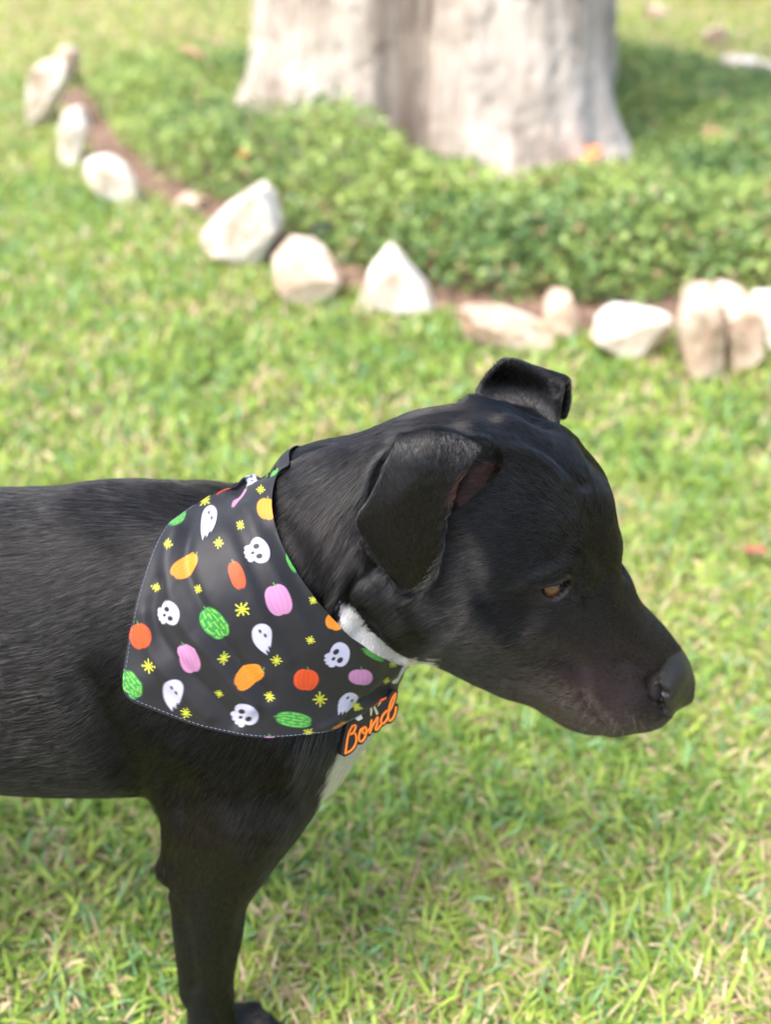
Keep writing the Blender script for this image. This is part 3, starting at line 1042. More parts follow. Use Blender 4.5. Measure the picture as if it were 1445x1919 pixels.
# ------------------------------------------------------------------ skin colours, eye, nose, fur
dog = empty('dog', (0, 0, 0))
tag(dog, 'black short-haired dog with a white chest standing on the lawn looking down to the right', 'dog')

def tri_bvh(V, Q):
    return BVHTree.FromPolygons([tuple(v) for v in V], [tuple(q) for q in Q.tolist()])

def ray_hit(bvh, px, py):
    r = F_ + np.array([1, 0, 0]) * ((px - CX) / FPX) - U_ * ((py - CY) / FPX)
    d = Vector(r).normalized()
    h, n, i, t = bvh.ray_cast(Vector(CAM), d)
    return h, n

bvh0 = tri_bvh(V, Q)

# eyeball: set 2 mm under the skin, the lids are cut round its visible sliver
h, n = ray_hit(bvh0, 1039, 1107)
hp = np.array(h); hn = np.array(n)
ER = .0105
eye_c = hp - hn * (ER + .0006)
px_, py_ = project(V)
LID = [(1014, 1103), (1030, 1099), (1048, 1096), (1068, 1083), (1067, 1099), (1058, 1114), (1042, 1123), (1027, 1121), (1018, 1113)]
dcam = (V - CAM) @ F_
near_eye = (np.abs(px_ - 1040) < 60) & (np.abs(py_ - 1106) < 50) & (np.abs(dcam - depth(hp)) < .02)
ins = in_poly(px_, py_, LID) & near_eye
dl = seg_dist(px_, py_, LID)
push = np.where(ins, np.clip(dl / 3.0, 0, 1) * .006, 0)
lift = np.where(near_eye & ~ins, np.exp(-(dl / 6.0) ** 2) * .0016, 0)
# the upper lid hangs over a little more
lift = lift * np.where(py_ < 1104, 1.25, .9)
V = V - hn * push[:, None] + hn * lift[:, None]

# normals
def vert_normals(V, Q):
    a, b, c, d = (V[Q[:, i]] for i in range(4))
    fn = np.cross(c - a, d - b)
    N = np.stack([sum(np.bincount(Q[:, i], fn[:, k], len(V)) for i in range(4)) for k in range(3)], 1)
    return N / (np.linalg.norm(N, axis=1)[:, None] + 1e-12), fn
NRM, FN = vert_normals(V, Q)

def flat(P):
    """profile coordinates: where the nearer half of the dog shows this place"""
    M = P.copy()
    M[:, 1] = -np.abs(M[:, 1])
    return project(M)

NOSE = [(1234, 1262), (1254, 1232), (1290, 1212), (1330, 1260), (1320, 1320), (1275, 1345), (1244, 1338), (1237, 1312), (1234, 1290)]
WHITE_THROAT = [(636, 1128), (660, 1132), (690, 1178), (730, 1212), (762, 1232), (830, 1240), (838, 1262), (770, 1275), (640, 1230)]
WHITE_CHEST = [(654, 1336), (640, 1400), (624, 1440), (610, 1480), (588, 1560), (700, 1560), (800, 1330), (760, 1260), (690, 1270)]
EAR_PINK = [(905, 862), (938, 872), (915, 905), (872, 948), (840, 948), (848, 912), (862, 885)]
def regions(P, x, y):
    nose = in_poly(x, y, NOSE)
    white = (in_poly(x, y, WHITE_THROAT) | in_poly(x, y, WHITE_CHEST))
    rx, ry = project(P)
    pink = in_poly(rx, ry, EAR_PINK) & (P[:, 1] < -.01)
    return nose, white, pink
fx_, fy_ = flat(V)
nose, white, pink = regions(V, fx_, fy_)
tint = np.tile(np.array([.0055, .0052, .0055]), (len(V), 1))
warm = np.exp(-((fx_ - 1120) ** 2 + (fy_ - 1310) ** 2) / 110 ** 2)
tint += warm[:, None] * np.array([.022, .011, .010])
near_rim = near_eye & (dl < 7)
tint[near_rim] = (.014, .009, .008)
tint[ins] = (.006, .004, .004)
tint[pink] = (.036, .016, .013)
tint[white] = (.60, .58, .55)
tint[nose] = (.007, .0068, .008)

skin = Mat('skin', (.01, .01, .01), .55)
at_ = skin.n('Attribute', attribute_name='tint')
skin.l(at_.outputs['Color'], skin.b.inputs['Base Color'])
an = skin.n('Attribute', attribute_name='leather')
vor = skin.n('TexVoronoi', feature='DISTANCE_TO_EDGE')
vor.inputs['Scale'].default_value = 620
tc = skin.n('TexCoord')
skin.l(tc.outputs['Object'], vor.inputs['Vector'])
rp = skin.ramp(vor.outputs['Distance'], [(0, (0, 0, 0)), (.25, (1, 1, 1))])
ml = skin.mix(an.outputs['Fac'], (1, 1, 1), rp.outputs[0])
skin.bump(ml.outputs[0], .45, .0005)
rr = skin.n('MapRange')
skin.l(an.outputs['Fac'], rr.inputs['Value'])
rr.inputs['To Min'].default_value = .6
rr.inputs['To Max'].default_value = .42
skin.l(rr.outputs[0], skin.b.inputs['Roughness'])

sl = skin.n('MapRange')
skin.l(an.outputs['Fac'], sl.inputs['Value'])
sl.inputs['To Min'].default_value = .24
sl.inputs['To Max'].default_value = .6
skin.l(sl.outputs[0], skin.b.inputs['Specular IOR Level'])
body = mesh_obj('body', V, Q, skin.m, dog)
color_attr(body, tint)
la = body.data.attributes.new('leather', 'FLOAT', 'POINT')
la.data.foreach_set('value', nose.astype(np.float32))

# eyeball with iris and pupil as colour, wet cornea
U1, V1 = 28, 20
gaze = hn + np.array([.7, .1, .45]); gaze /= np.linalg.norm(gaze)
ev, ef = [], []
a1 = np.cross(gaze, [0, 0, 1.]); a1 /= np.linalg.norm(a1)
a2 = np.cross(a1, gaze)
for i in range(V1 + 1):
    th = math.pi * i / V1
    for j in range(U1):
        ph = 2 * math.pi * j / U1
        ev.append(ER * (math.cos(th) * gaze + math.sin(th) * (math.cos(ph) * a1 + math.sin(ph) * a2)))
for i in range(V1):
    for j in range(U1):
        ef.append((i * U1 + j, (i + 1) * U1 + j, (i + 1) * U1 + (j + 1) % U1, i * U1 + (j + 1) % U1))
for s_ in (-1, 1):
    mt = Mat('eye_surface', (.2, .07, .02), .12)
    g = mt.n('TexCoord')
    dp = mt.n('VectorMath', operation='DOT_PRODUCT')
    mt.l(g.outputs['Object'], dp.inputs[0])
    gz = gaze * np.array([1, -s_, 1])
    dp.inputs[1].default_value = tuple(gz / ER)
    nz = mt.noise(700, 3)
    r1 = mt.ramp(dp.outputs['Value'], [(.0, (.03, .015, .01)), (.30, (.05, .018, .008)), (.40, (.13, .05, .016)), (.80, (.10, .042, .015)), (.93, (.09, .06, .03)), (.97, (.004, .004, .004))])
    m2 = mt.mix(.25, r1.outputs[0], nz.outputs[0], 'OVERLAY')
    mt.l(m2.outputs[0], mt.b.inputs['Base Color'])
    mt.b.inputs['Coat Weight'].default_value = 1
    mt.b.inputs['Coat Roughness'].default_value = .02
    E_ = np.array(ev) * np.array([1, -s_, 1])
    e = mesh_obj('eye', E_, np.array(ef) if s_ < 0 else np.array(ef)[:, ::-1], mt.m, dog)
    e.location = eye_c * np.array([1, -s_, 1])

# ------------------------------------------------------------------ bandana
bvh = tri_bvh(V, Q)
A_ = catmull([(545, 870), (524, 886), (514, 925), (517, 985), (536, 1036), (560, 1078), (592, 1122), (640, 1178), (690, 1218), (738, 1243), (758, 1248)], 400)
B1 = catmull([(489, 894), (455, 902), (420, 914), (350, 960), (302, 1012), (267, 1100), (246, 1180), (233, 1258), (231, 1300)], 200)
B2 = catmull([(231, 1303), (262, 1317), (340, 1345), (420, 1368), (505, 1378), (600, 1370), (640, 1356), (700, 1322), (732, 1302), (746, 1286)], 201)
NC, NR = 330, 250
def along(P, n):
    L = np.r_[0, np.cumsum(np.linalg.norm(np.diff(P, axis=0), axis=1))]
    return lambda t: np.stack([np.interp(t * L[-1], L, P[:, k]) for k in (0, 1)], 1)
fa = along(A_, 0)
tb = np.linspace(0, 1, NC)
At = fa(tb)
Bt = np.where((tb < .46)[:, None], along(B1, 0)(np.clip(tb / .46, 0, 1)), along(B2, 0)(np.clip((tb - .46) / .54, 0, 1)))
st = np.linspace(0, 1, NR)
PXY = At[:, None, :] * (1 - st)[None, :, None] + Bt[:, None, :] * st[None, :, None]     # NC x NR x 2
CO = 24                                                                                # coarse drape grid step
ci = np.unique(np.r_[np.arange(0, NC, 5), NC - 1])
ri = np.unique(np.r_[np.arange(0, NR, 5), NR - 1])
pc_ = PXY[np.ix_(ci, ri)]
G = np.zeros((len(ci), len(ri), 3))
GN = np.zeros_like(G)
for i in range(len(ci)):
    for j in range(len(ri)):
        x, y = pc_[i, j]
        h, n = ray_hit(bvh, x, y)
        if h is None or depth(h) > .86:
            r = F_ + np.array([1, 0, 0]) * ((x - CX) / FPX) - U_ * ((y - CY) / FPX)
            best = None
            for yy in np.linspace(-.08, .06, 15):
                p = CAM + r * ((yy - CAM[1]) / r[1])
                q, nq, _, dq = bvh.find_nearest(Vector(p))
                if best is None or dq < best[0]: best = (dq, p, nq)
            h, n = best[1], best[2]
        G[i, j] = h
        GN[i, j] = n
# far side: the band runs on round the neck
A0, A1_, B0_, B1_ = G[0, 0], G[-1, 0], G[0, -1], G[-1, -1]
NF = 40
far = np.zeros((NF, len(ri), 3))
for jj, j in enumerate(ri):
    p0, p1 = G[0, jj], G[-1, jj]
    c = (p0 + p1) / 2
    e1 = (p0 - c); e1[1] = 0; e1 /= np.linalg.norm(e1)
    R0 = np.linalg.norm(p0 - c)
    for i in range(NF):
        ph = math.pi * (i + 1) / (NF + 1)
        d = math.cos(ph) * e1 + math.sin(ph) * np.array([0, 1., 0])
        h, n, _, _ = bvh.ray_cast(Vector(c + d * .22), Vector(-d))
        far[i, jj] = (np.array(h) + d * .0028) if h is not None else c + d * R0
Z = np.concatenate([G, far[::-1]], 0)          # closed ring of columns
nz_, mz = Z.shape[:2]
fixed_near = len(ci)
O = Z.copy()
for it in range(60):
    avg = (np.roll(Z, 1, 0) + np.roll(Z, -1, 0)) / 2
    a2 = avg.copy()
    a2[:, 1:-1] = (avg[:, 1:-1] + (Z[:, 2:] + Z[:, :-2]) / 2) / 2
    dlt = a2 - Z
    # near side cloth may only slide along the sight of its place in the weave, so folds stay where they were sewn
    dn = dlt[:fixed_near]
    vd = (Z[:fixed_near] - CAM); vd /= np.linalg.norm(vd, axis=2)[:, :, None]
    dlt[:fixed_near] = (dn * vd).sum(2)[:, :, None] * vd
    Z = Z + dlt * .7
    if it % 6 == 5 or it > 54:
        for i in range(nz_):
            for j in range(mz):
                p = Vector(Z[i, j])
                q, n, _, dq = bvh.find_nearest(p)
                s = (p - q).dot(n)
                if s < (.0056 if 5 < i < fixed_near - 5 else .0030):
                    Z[i, j] = np.array(q + n * .0030) if i >= fixed_near else Z[i, j] + np.array(n) * ((.0058 if 5 < i < fixed_near - 5 else .0032) - s)
for _ in range(3):                     # back onto the places the hems and folds hang at
    NG = Z[:fixed_near]
    zx, zy = project(NG)
    kk = ((NG - CAM) @ F_) / FPX
    NG = NG + np.array([1., 0, 0]) * ((pc_[:, :, 0] - zx) * kk)[:, :, None] - U_ * ((pc_[:, :, 1] - zy) * kk)[:, :, None]
    Z[:fixed_near] = NG
for _ in range(4):                     # clear of the coat everywhere
    for i in range(fixed_near):
        for j in range(mz):
            p = Vector(Z[i, j])
            q, n, _, dq = bvh.find_nearest(p)
            s = (p - q).dot(n)
            lim = .0052 if 5 < i < fixed_near - 5 else .0030
            if s < lim:
                v_ = CAM - Z[i, j]
                Z[i, j] += v_ / np.linalg.norm(v_) * (lim + .0002 - s)
# fine grid over the coarse drape
def up2(Zc, cidx, ridx, nC, nR):
    T = np.zeros((nC, Zc.shape[1], 3))
    for k in range(3):
        for j in range(Zc.shape[1]):
            T[:, j, k] = np.interp(np.arange(nC), cidx, Zc[:, j, k])
    O_ = np.zeros((nC, nR, 3))
    for k in range(3):
        for i in range(nC):
            O_[i, :, k] = np.interp(np.arange(nR), ridx, T[i, :, k])
    return O_
def blur(A, n, wrap=False):
    for _ in range(n):
        B = A.copy()
        B[1:-1] = (A[:-2] + 2 * A[1:-1] + A[2:]) / 4
        C = B.copy()
        C[:, 1:-1] = (B[:, :-2] + 2 * B[:, 1:-1] + B[:, 2:]) / 4
        A = C
    return A
near_f = up2(Z[:fixed_near], ci, ri, NC, NR)
far_c = np.concatenate([Z[fixed_near - 1:], Z[:1]], 0)
far_f = up2(far_c, np.linspace(0, 119, len(far_c)), ri, 120, NR)
ringg = np.concatenate([near_f, far_f[1:-1]], 0)
padn = 30
ext = np.concatenate([ringg[-padn:], ringg, ringg[:padn]], 0)
ringg = blur(ext, 10)[padn:-padn]
cx2, cy2 = project(ringg.reshape(-1, 3))
NT = ringg.shape[0]
# wrinkles
gn = np.cross(np.roll(ringg, -1, 0) - np.roll(ringg, 1, 0), np.gradient(ringg, axis=1))
gn /= np.linalg.norm(gn, axis=2)[:, :, None] + 1e-12
if (gn[NC // 2, NR // 2] @ (CAM - ringg[NC // 2, NR // 2])) < 0: gn = -gn
FOLDS = [([(425, 950), (455, 1010), (480, 1080), (520, 1180), (575, 1260), (610, 1310)], -0.0009, 15), ([(395, 940), (440, 1040), (478, 1130), (535, 1230)], 0.0013, 17),
         ([(360, 985), (350, 1050), (372, 1120), (440, 1230), (500, 1300)], -0.0034, 13), ([(330, 1000), (318, 1070), (345, 1160), (420, 1260), (470, 1320)], 0.0037, 15),
         ([(300, 1090), (290, 1160), (330, 1230), (400, 1300), (440, 1350)], -0.0028, 13), ([(275, 1150), (290, 1230), (340, 1290), (390, 1340)], 0.0022, 12),
         ([(465, 960), (500, 1050), (560, 1160), (620, 1240), (680, 1290)], 0.0025, 18), ([(520, 1000), (580, 1120), (660, 1220), (720, 1262)], -0.0019, 14),
         ([(640, 1345), (690, 1300), (755, 1275)], -0.0028, 7), ([(600, 1360), (680, 1320), (740, 1296)], 0.0025, 8), ([(445, 930), (462, 900), (500, 890)], -0.0031, 8), ([(420, 930), (440, 900)], 0.0022, 8)]
disp = np.zeros(len(cx2))
isnear = np.zeros((NT, NR), bool); isnear[:NC] = True
isnear = isnear.ravel()
for pts, amp, wd in FOLDS:
    c = catmull(pts, 24)
    d = seg_dist(cx2, cy2, [tuple(p) for p in c], closed=False)
    disp += amp * np.exp(-(d / wd) ** 2)
disp += .0009 * vnoise(ringg.reshape(-1, 3), 45, 11, 3)
disp = np.where(isnear, disp, vnoise(ringg.reshape(-1, 3), 60, 12, 2) * .0012)
off_ = np.full((NT, NR), .0003)
off_[:NC] += (.0031 * np.clip(np.minimum(np.arange(NC), NC - 1 - np.arange(NC)) / 60, 0, 1))[:, None]
cloth_P = ringg.reshape(-1, 3) + gn.reshape(-1, 3) * (disp + off_.ravel())[:, None]
cloth_P = blur(np.concatenate([cloth_P.reshape(NT, NR, 3)[-padn:], cloth_P.reshape(NT, NR, 3), cloth_P.reshape(NT, NR, 3)[:padn]], 0), 3)[padn:-padn]

# the printed pattern, laid out on the weave
def soft(d, w=1.3):
    return np.clip(.5 - d / w, 0, 1)
def ell(x, y, cx, cy, rx, ry, rot=0.0):
    c, s = math.cos(rot), math.sin(rot)
    u = (x - cx) * c + (y - cy) * s
    v = -(x - cx) * s + (y - cy) * c
    k = np.sqrt((u / rx) ** 2 + (v / ry) ** 2) + 1e-9
    return (k - 1) * min(rx, ry)
def paint(col, cov, rgb):
    return col * (1 - cov[:, None]) + np.array(rgb) * cov[:, None]
gx_, gy_ = np.concatenate([PXY.reshape(-1, 2)], 0).T
base_c = np.array([.009, .009, .0125])
WHITE_P, ORANGE, RED_O, PINK_P, GREEN, LIME, YEL = (.46, .46, .60), (.62, .21, .012), (.60, .065, .010), (.46, .20, .38), (.022, .24, .045), (.19, .42, .06), (.44, .46, .03)
colr = np.tile(base_c, (len(gx_), 1))
DARKP = (.012, .012, .016)
def local(cx, cy, ang):
    c, s = math.cos(ang), math.sin(ang)
    return (gx_ - cx) * c + (gy_ - cy) * s, -(gx_ - cx) * s + (gy_ - cy) * c
def skull(cx, cy, w, h, ang):
    global colr
    u, v = local(cx, cy, ang)
    u, v = u / w * 50, v / h * 50
    d = ell(u, v, 0, -6, 24, 19)
    d = np.minimum(d, ell(u, v, -1, 9, 15, 12))
    for t in (-12, -4, 4, 11):
        d = np.minimum(d, ell(u, v, t, 18 if abs(t) < 8 else 15, 4.6, 6))
    colr = paint(colr, soft(d, 2), WHITE_P)
    for e in (-9, 10):
        colr = paint(colr, soft(ell(u, v, e, -2, 5.2, 6.4, .2), 2), DARKP)
    colr = paint(colr, soft(ell(u, v, 0, 8, 3.2, 4), 2), DARKP)
def ghost(cx, cy, w, h, ang, bend=0.0, eyes_at=((-3, -15), (6, -6))):
    """round head running down into one curled tail with two small nicks"""
    global colr
    u, v = local(cx, cy, ang)
    u, v = u / w * 40, v / h * 60
    ub = u - bend * np.clip(v + 5, 0, 45) ** 2 / 50
    d = ell(ub, v, 0, -11, 18.5, 18)
    t = np.clip((v + 11) / 42, 0, 1)
    wid = 18.5 * (1 - t ** 2.2 * .97)
    mid = -1.5 * t
    d = np.minimum(d, np.maximum(np.abs(ub - mid) - wid, np.maximum(-11 - v, v - 31)))
    for e, y0 in ((8.5, 17), (1.5, 24)):
        nick = ell(ub, v, e, y0 + 5, 3.2, 7.5)
        d = np.maximum(d, -nick)
    colr = paint(colr, soft(d, 2), WHITE_P)
    for e, y0 in eyes_at:
        colr = paint(colr, soft(ell(ub, v, e, y0, 2.6, 4.0, -.35), 2), DARKP)
def pumpkin(cx, cy, w, h, ang, rgb, stripes=False):
    global colr
    u, v = local(cx, cy, ang)
    a, b = w / 2, h / 2
    q = (np.abs(u / a) ** 2.3 + np.abs(v / (b * (1 - .07 * np.exp(-(u / (a * .22)) ** 2)))) ** 2.3 + 1e-9) ** (1 / 2.3)
    d = (q - 1) * min(a, b)
    shade_ = 1 - .10 * (v / b)
    colr = colr * (1 - soft(d)[:, None]) + np.array(rgb)[None, :] * shade_[:, None].clip(.85, 1.12) * soft(d)[:, None]
    dk = tuple(c * .62 for c in rgb)
    ribs = (-.62, -.22, .2, .62)
    curve = np.sqrt(np.clip(1 - (v / (b * 1.06)) ** 2, 0, 1))
    if stripes:
        for k in (-.8, -.42, .0, .42, .8):
            dd = np.abs(u - a * k * curve) - w * .035
            colr = paint(colr, soft(np.maximum(dd, d + 1)) * np.where(np.sin(v / h * 20 + k * 9) > -.5, .9, 0), LIME)
        for k in (-.55, -.05, .45):
            dd = np.abs(v - b * k - 1.2 * np.sin(u / w * 12)) - h * .02
            colr = paint(colr, soft(np.maximum(dd, d + 1)) * .7, LIME)
        for k in ribs:
            dd = np.abs(u - a * k * curve) - .5
            colr = paint(colr, soft(np.maximum(dd, d + 1)) * .7, (.01, .14, .03))
    else:
        for k in ribs:
            dd = np.abs(u - a * k * curve) - .55
            colr = paint(colr, soft(np.maximum(dd, d + 1.2)) * .75, dk)
    st_ = np.maximum(np.abs(u - a * .1 - (v + b) * .3) - 1.3, np.maximum(-b - 4 - v, v + b * .9))
    colr = paint(colr, soft(st_), (.07, .22, .04))
def star(cx, cy, r, ang=.2):
    global colr
    for k in range(4):
        u, v = local(cx, cy, ang + k * math.pi / 4)
        rr_ = r * (1.0 if k % 2 == 0 else .82)
        d = np.hypot(np.maximum(np.abs(u) - rr_ + 1.2, 0), v) - max(1.15, r * .105)
        colr = paint(colr, soft(d, 1.1), YEL)
R_ = math.radians
skull(480, 1037, 46, 48, R_(74)); skull(320, 1148, 46, 48, R_(70)); skull(457, 1336, 50, 50, R_(50)); skull(627, 1224, 42, 55, R_(66))
ghost(392, 986, 33, 62, R_(8), -.2); ghost(326, 1296, 42, 62, R_(4), .1); ghost(489, 1194, 38, 60, R_(-6), .35); ghost(645, 1315, 34, 52, R_(48), .3, ((-8, -10), (4, -13)))
ghost(470, 903, 20, 26, R_(30)); ghost(755, 1262, 16, 42, R_(28))
pumpkin(350, 1062, 31, 56, R_(42), ORANGE); pumpkin(466, 1264, 38, 56, R_(58), ORANGE); pumpkin(503, 957, 34, 42, R_(5), ORANGE); pumpkin(626, 1162, 34, 34, R_(20), ORANGE)
pumpkin(266, 1190, 42, 48, R_(-15), RED_O); pumpkin(443, 1080, 26, 50, R_(-18), RED_O); pumpkin(570, 1271, 47, 40, R_(5), RED_O); pumpkin(412, 916, 14, 34, R_(62), RED_O)
pumpkin(518, 1123, 46, 58, R_(-20), PINK_P); pumpkin(355, 1232, 40, 57, R_(-20), PINK_P); pumpkin(671, 1263, 50, 26, R_(8), PINK_P); pumpkin(451, 937, 13, 46, R_(32), PINK_P)
pumpkin(402, 1167, 42, 66, R_(-36), GREEN, True); pumpkin(547, 1345, 28, 66, R_(-80), GREEN, True); pumpkin(333, 978, 24, 42, R_(22), GREEN, True); pumpkin(246, 1281, 36, 54, R_(-25), GREEN, True)
pumpkin(547, 1054, 16, 40, R_(-25), GREEN, True); pumpkin(509, 882, 26, 26, R_(20), GREEN, True); pumpkin(697, 1226, 12, 46, R_(-60), GREEN, True)
pumpkin(630, 1357, 8, 30, R_(72), ORANGE); pumpkin(503, 1380, 18, 10, 0, PINK_P)
for x, y, r in [(382, 944, 13), (492, 920, 9), (452, 990, 9), (411, 1023, 10), (322, 1028, 9), (294, 1101, 9), (372, 1104, 9), (452, 1140, 15), (586, 1123, 9), (576, 1194, 9), (420, 1229, 11),
                (515, 1234, 11), (282, 1246, 14), (351, 1330, 12), (411, 1298, 9), (504, 1304, 10), (596, 1308, 14), (725, 1277, 8), (573, 1370, 10), (734, 1243, 9), (665, 1321, 9)]:
    star(x, y, r, (x * .37) % .7)
tintc = np.tile(base_c, (NT * NR, 1))
tintc[:NC * NR] = colr
cf = []
ii, jj = np.meshgrid(np.arange(NT), np.arange(NR - 1), indexing='ij')
i2 = (ii + 1) % NT
faces = np.stack([ii * NR + jj, i2 * NR + jj, i2 * NR + jj + 1, ii * NR + jj + 1], -1).reshape(-1, 4)
CP = cloth_P.reshape(-1, 3)
f0 = faces[(NC // 2) * (NR - 1) + NR // 2]
nf = np.cross(CP[f0[1]] - CP[f0[0]], CP[f0[3]] - CP[f0[0]])
if nf @ (CAM - CP[f0[0]]) < 0: faces = faces[:, ::-1]
cm = Mat('printed_cloth', (.01, .01, .01), .62)
ca_ = cm.n('Attribute', attribute_name='tint')
cm.l(ca_.outputs['Color'], cm.b.inputs['Base Color'])
cm.b.inputs['Sheen Weight'].default_value = .06
cm.b.inputs['Sheen Roughness'].default_value = .4
wv = cm.noise(1500, 2)
cm.bump(wv.outputs[0], .25, .0004)
band = empty('bandana', tuple(CP[(NC // 2) * NR + NR // 2]))
tag(band, 'black bandana printed with ghosts, skulls, pumpkins and yellow stars round the dog\'s neck', 'bandana')
def child(o, par):
    o.parent = par
    o.matrix_parent_inverse = Matrix.Translation(par.location).inverted()
    return o
cl_o = child(mesh_obj('cloth', CP, faces, cm.m), band)
color_attr(cl_o, tintc)
so = cl_o.modifiers.new('thickness', 'SOLIDIFY')
so.thickness = .0007
so.offset = -1
# stitches along the open hem
stm = Mat('thread', (.14, .17, .26), .6)
VS, FS = [], []
hem = cloth_P[:NC, NR - 5]
hn_ = gn[:NC, NR - 5]
Ls = np.r_[0, np.cumsum(np.linalg.norm(np.diff(hem, axis=0), axis=1))]
s0 = .004
while s0 < Ls[-1] - .006:
    pts = []
    for ds in (0, .0011, .0022):
        p = np.array([np.interp(s0 + ds, Ls, hem[:, k]) for k in range(3)])
        m_ = np.array([np.interp(s0 + ds, Ls, hn_[:, k]) for k in range(3)])
        pts.append(p + m_ * (.00018 if ds == .0011 else .00002))
    v, f = tube(pts, .00021, 5)
    o_ = len(VS)
    VS += v
    FS += [tuple(a + o_ for a in q) for q in f]
    s0 += .0031
sto = child(mesh_obj('hem_stitching', VS, FS, stm.m), band)
tag(sto, kind='stuff')

# collar under the bandana
RG = cloth_P[::6]
GNg = gn[::6]
sgn = 1 if (gn[NC // 2, NR // 2] @ (cloth_P[NC // 2, NR // 2] - V.mean(0))) > 0 else -1
c0, c1 = int(NR * .10), int(NR * .30)
rings = [RG[:, c0] - GNg[:, c0] * .0042, RG[:, c0] - GNg[:, c0] * .0022, RG[:, c1] - GNg[:, c1] * .0022, RG[:, c1] - GNg[:, c1] * .0042]
n_ = len(RG)
VV = np.concatenate(rings)
FF = []
for k in range(4):
    for i in range(n_):
        FF.append((k * n_ + i, k * n_ + (i + 1) % n_, ((k + 1) % 4) * n_ + (i + 1) % n_, ((k + 1) % 4) * n_ + i))
collar = mesh_obj('collar', VV, FF, Mat('webbing', (.012, .012, .013), .5).m)
tag(collar, 'plain black collar mostly hidden under the bandana round the dog\'s neck', 'collar')

# ------------------------------------------------------------------ name tag: raised script letters on a black backing
TC = at(690, 1352, -.066)
ta = math.radians(38)
TN = np.array([math.sin(ta), -math.cos(ta), .32]); TN /= np.linalg.norm(TN)
def tag_pt(cx, cy, w=0.0):
    px, py = 620 + cx / 9.633, 1280 + cy / 9.633
    r = F_ + np.array([1, 0, 0]) * ((px - CX) / FPX) - U_ * ((py - CY) / FPX)
    t = ((TC - CAM) @ TN) / (r @ TN)
    return CAM + r * t + TN * w
TU = tag_pt(1000, 700) - tag_pt(500, 700); TUs = np.linalg.norm(TU) / 500; TU /= np.linalg.norm(TU)
TV = np.cross(TN, TU)
def to_uv(cx, cy):
    p = tag_pt(cx, cy) - TC
    return np.array([p @ TU, p @ TV])
def strokes_d(X, Y, strokes):
    d = np.full(X.shape, 1.0)
    for st_ in strokes:
        c = catmull(st_, max(8, 5 * len(st_)))
        c = [to_uv(*q) for q in c]
        d = np.minimum(d, seg_dist(X, Y, c, closed=False))
    return d
STROKES = [[(385, 775), (330, 880), (300, 1010), (280, 1150), (265, 1265)],
           [(345, 850), (390, 780), (440, 765), (445, 810), (410, 880), (345, 925)],
           [(345, 925), (420, 905), (455, 950), (458, 1050), (420, 1150), (350, 1225), (265, 1268)],
           [(615, 795), (545, 840), (510, 940), (515, 1035), (560, 1050), (615, 980), (640, 880), (630, 800), (590, 820), (570, 890), (630, 900), (695, 830)],
           [(735, 675), (722, 770), (705, 900)], [(710, 880), (755, 770), (840, 625)], [(850, 625), (838, 730), (808, 835), (850, 830), (900, 760)],
           [(1010, 500), (945, 575), (905, 680), (930, 735), (990, 690), (1040, 600)],
           [(1170, 190), (1105, 290), (1060, 430), (1035, 600), (1055, 680), (1110, 650), (1160, 560), (1178, 440)], [(1170, 190), (1150, 300), (1075, 480), (1020, 500)]]
k_ = TUs
us, vs = [], []
for st_ in STROKES + [[(150, 1000), (240, 1320)], [(600, 400), (1100, 250)]]:
    for q in st_:
        a, b = to_uv(*q); us.append(a); vs.append(b)
hgrid = .00022
gu = np.arange(min(us) - .004, max(us) + .004, hgrid)
gv = np.arange(min(vs) - .004, max(vs) + .004, hgrid)
UU, VVg = np.meshgrid(gu, gv, indexing='ij')
dst = strokes_d(UU, VVg, STROKES)
def plate(name, d2, w0, w1, mat, rnd=.0004):
    gw = np.arange(w0 - .0008, w1 + .0009, .00025)
    e = np.abs(gw - (w0 + w1) / 2) - (w1 - w0) / 2 + rnd
    a = np.maximum(d2 + rnd, 0)[:, :, None]
    D3 = np.sqrt(a ** 2 + np.maximum(e, 0)[None, None, :] ** 2) + np.minimum(np.maximum((d2 + rnd)[:, :, None], e[None, None, :]), 0) - rnd
    v, f = surface_nets(D3.astype(np.float64), gu, gv, gw)
    P_ = TC + v[:, :1] * TU + v[:, 1:2] * TV + v[:, 2:3] * TN
    o = mesh_obj(name, P_, f, mat)
    return o
def poly_d(pts):
    P_ = [tuple(to_uv(*q)) for q in pts]
    d = seg_dist(UU, VVg, P_)
    return np.where(in_poly(UU, VVg, P_), -d, d)
rub = Mat('black_rubber', (.012, .012, .011), .45)
orn = Mat('orange_rubber', (.74, .19, .018), .5)
nt = empty('name_tag', tuple(TC))
tag(nt, 'black name tag with raised orange script letters hanging at the dog\'s chest', 'name tag')
PLATE = [(330, 700), (640, 520), (700, 420), (1020, 250), (1010, 400), (930, 520), (1020, 560), (960, 700), (700, 880), (480, 1050), (330, 1190), (280, 1180), (300, 800)]
db = np.minimum(dst - 56 * k_, poly_d(PLATE) - 14 * k_)
child(plate('backing', db, -.0075, -.0004, rub.m, .0006), nt)
letters = {'B': STROKES[:3], 'o': STROKES[3:4], 'n': STROKES[4:7], 'd': STROKES[7:]}
for kk, ss in letters.items():
    dd = strokes_d(UU, VVg, ss)
    o = child(plate('letter', dd - 17 * k_, -.0005, .0007, orn.m, .0003), nt)
cap = child(plate('cap_emblem', poly_d([(705, 435), (745, 370), (800, 320), (1010, 250), (990, 290), (850, 370), (790, 410)]), -.0005, .0006, Mat('red_orange_rubber', (.85, .12, .03), .5).m, .0003), nt)
strp = Mat('beige_rubber', (.42, .40, .24), .5)
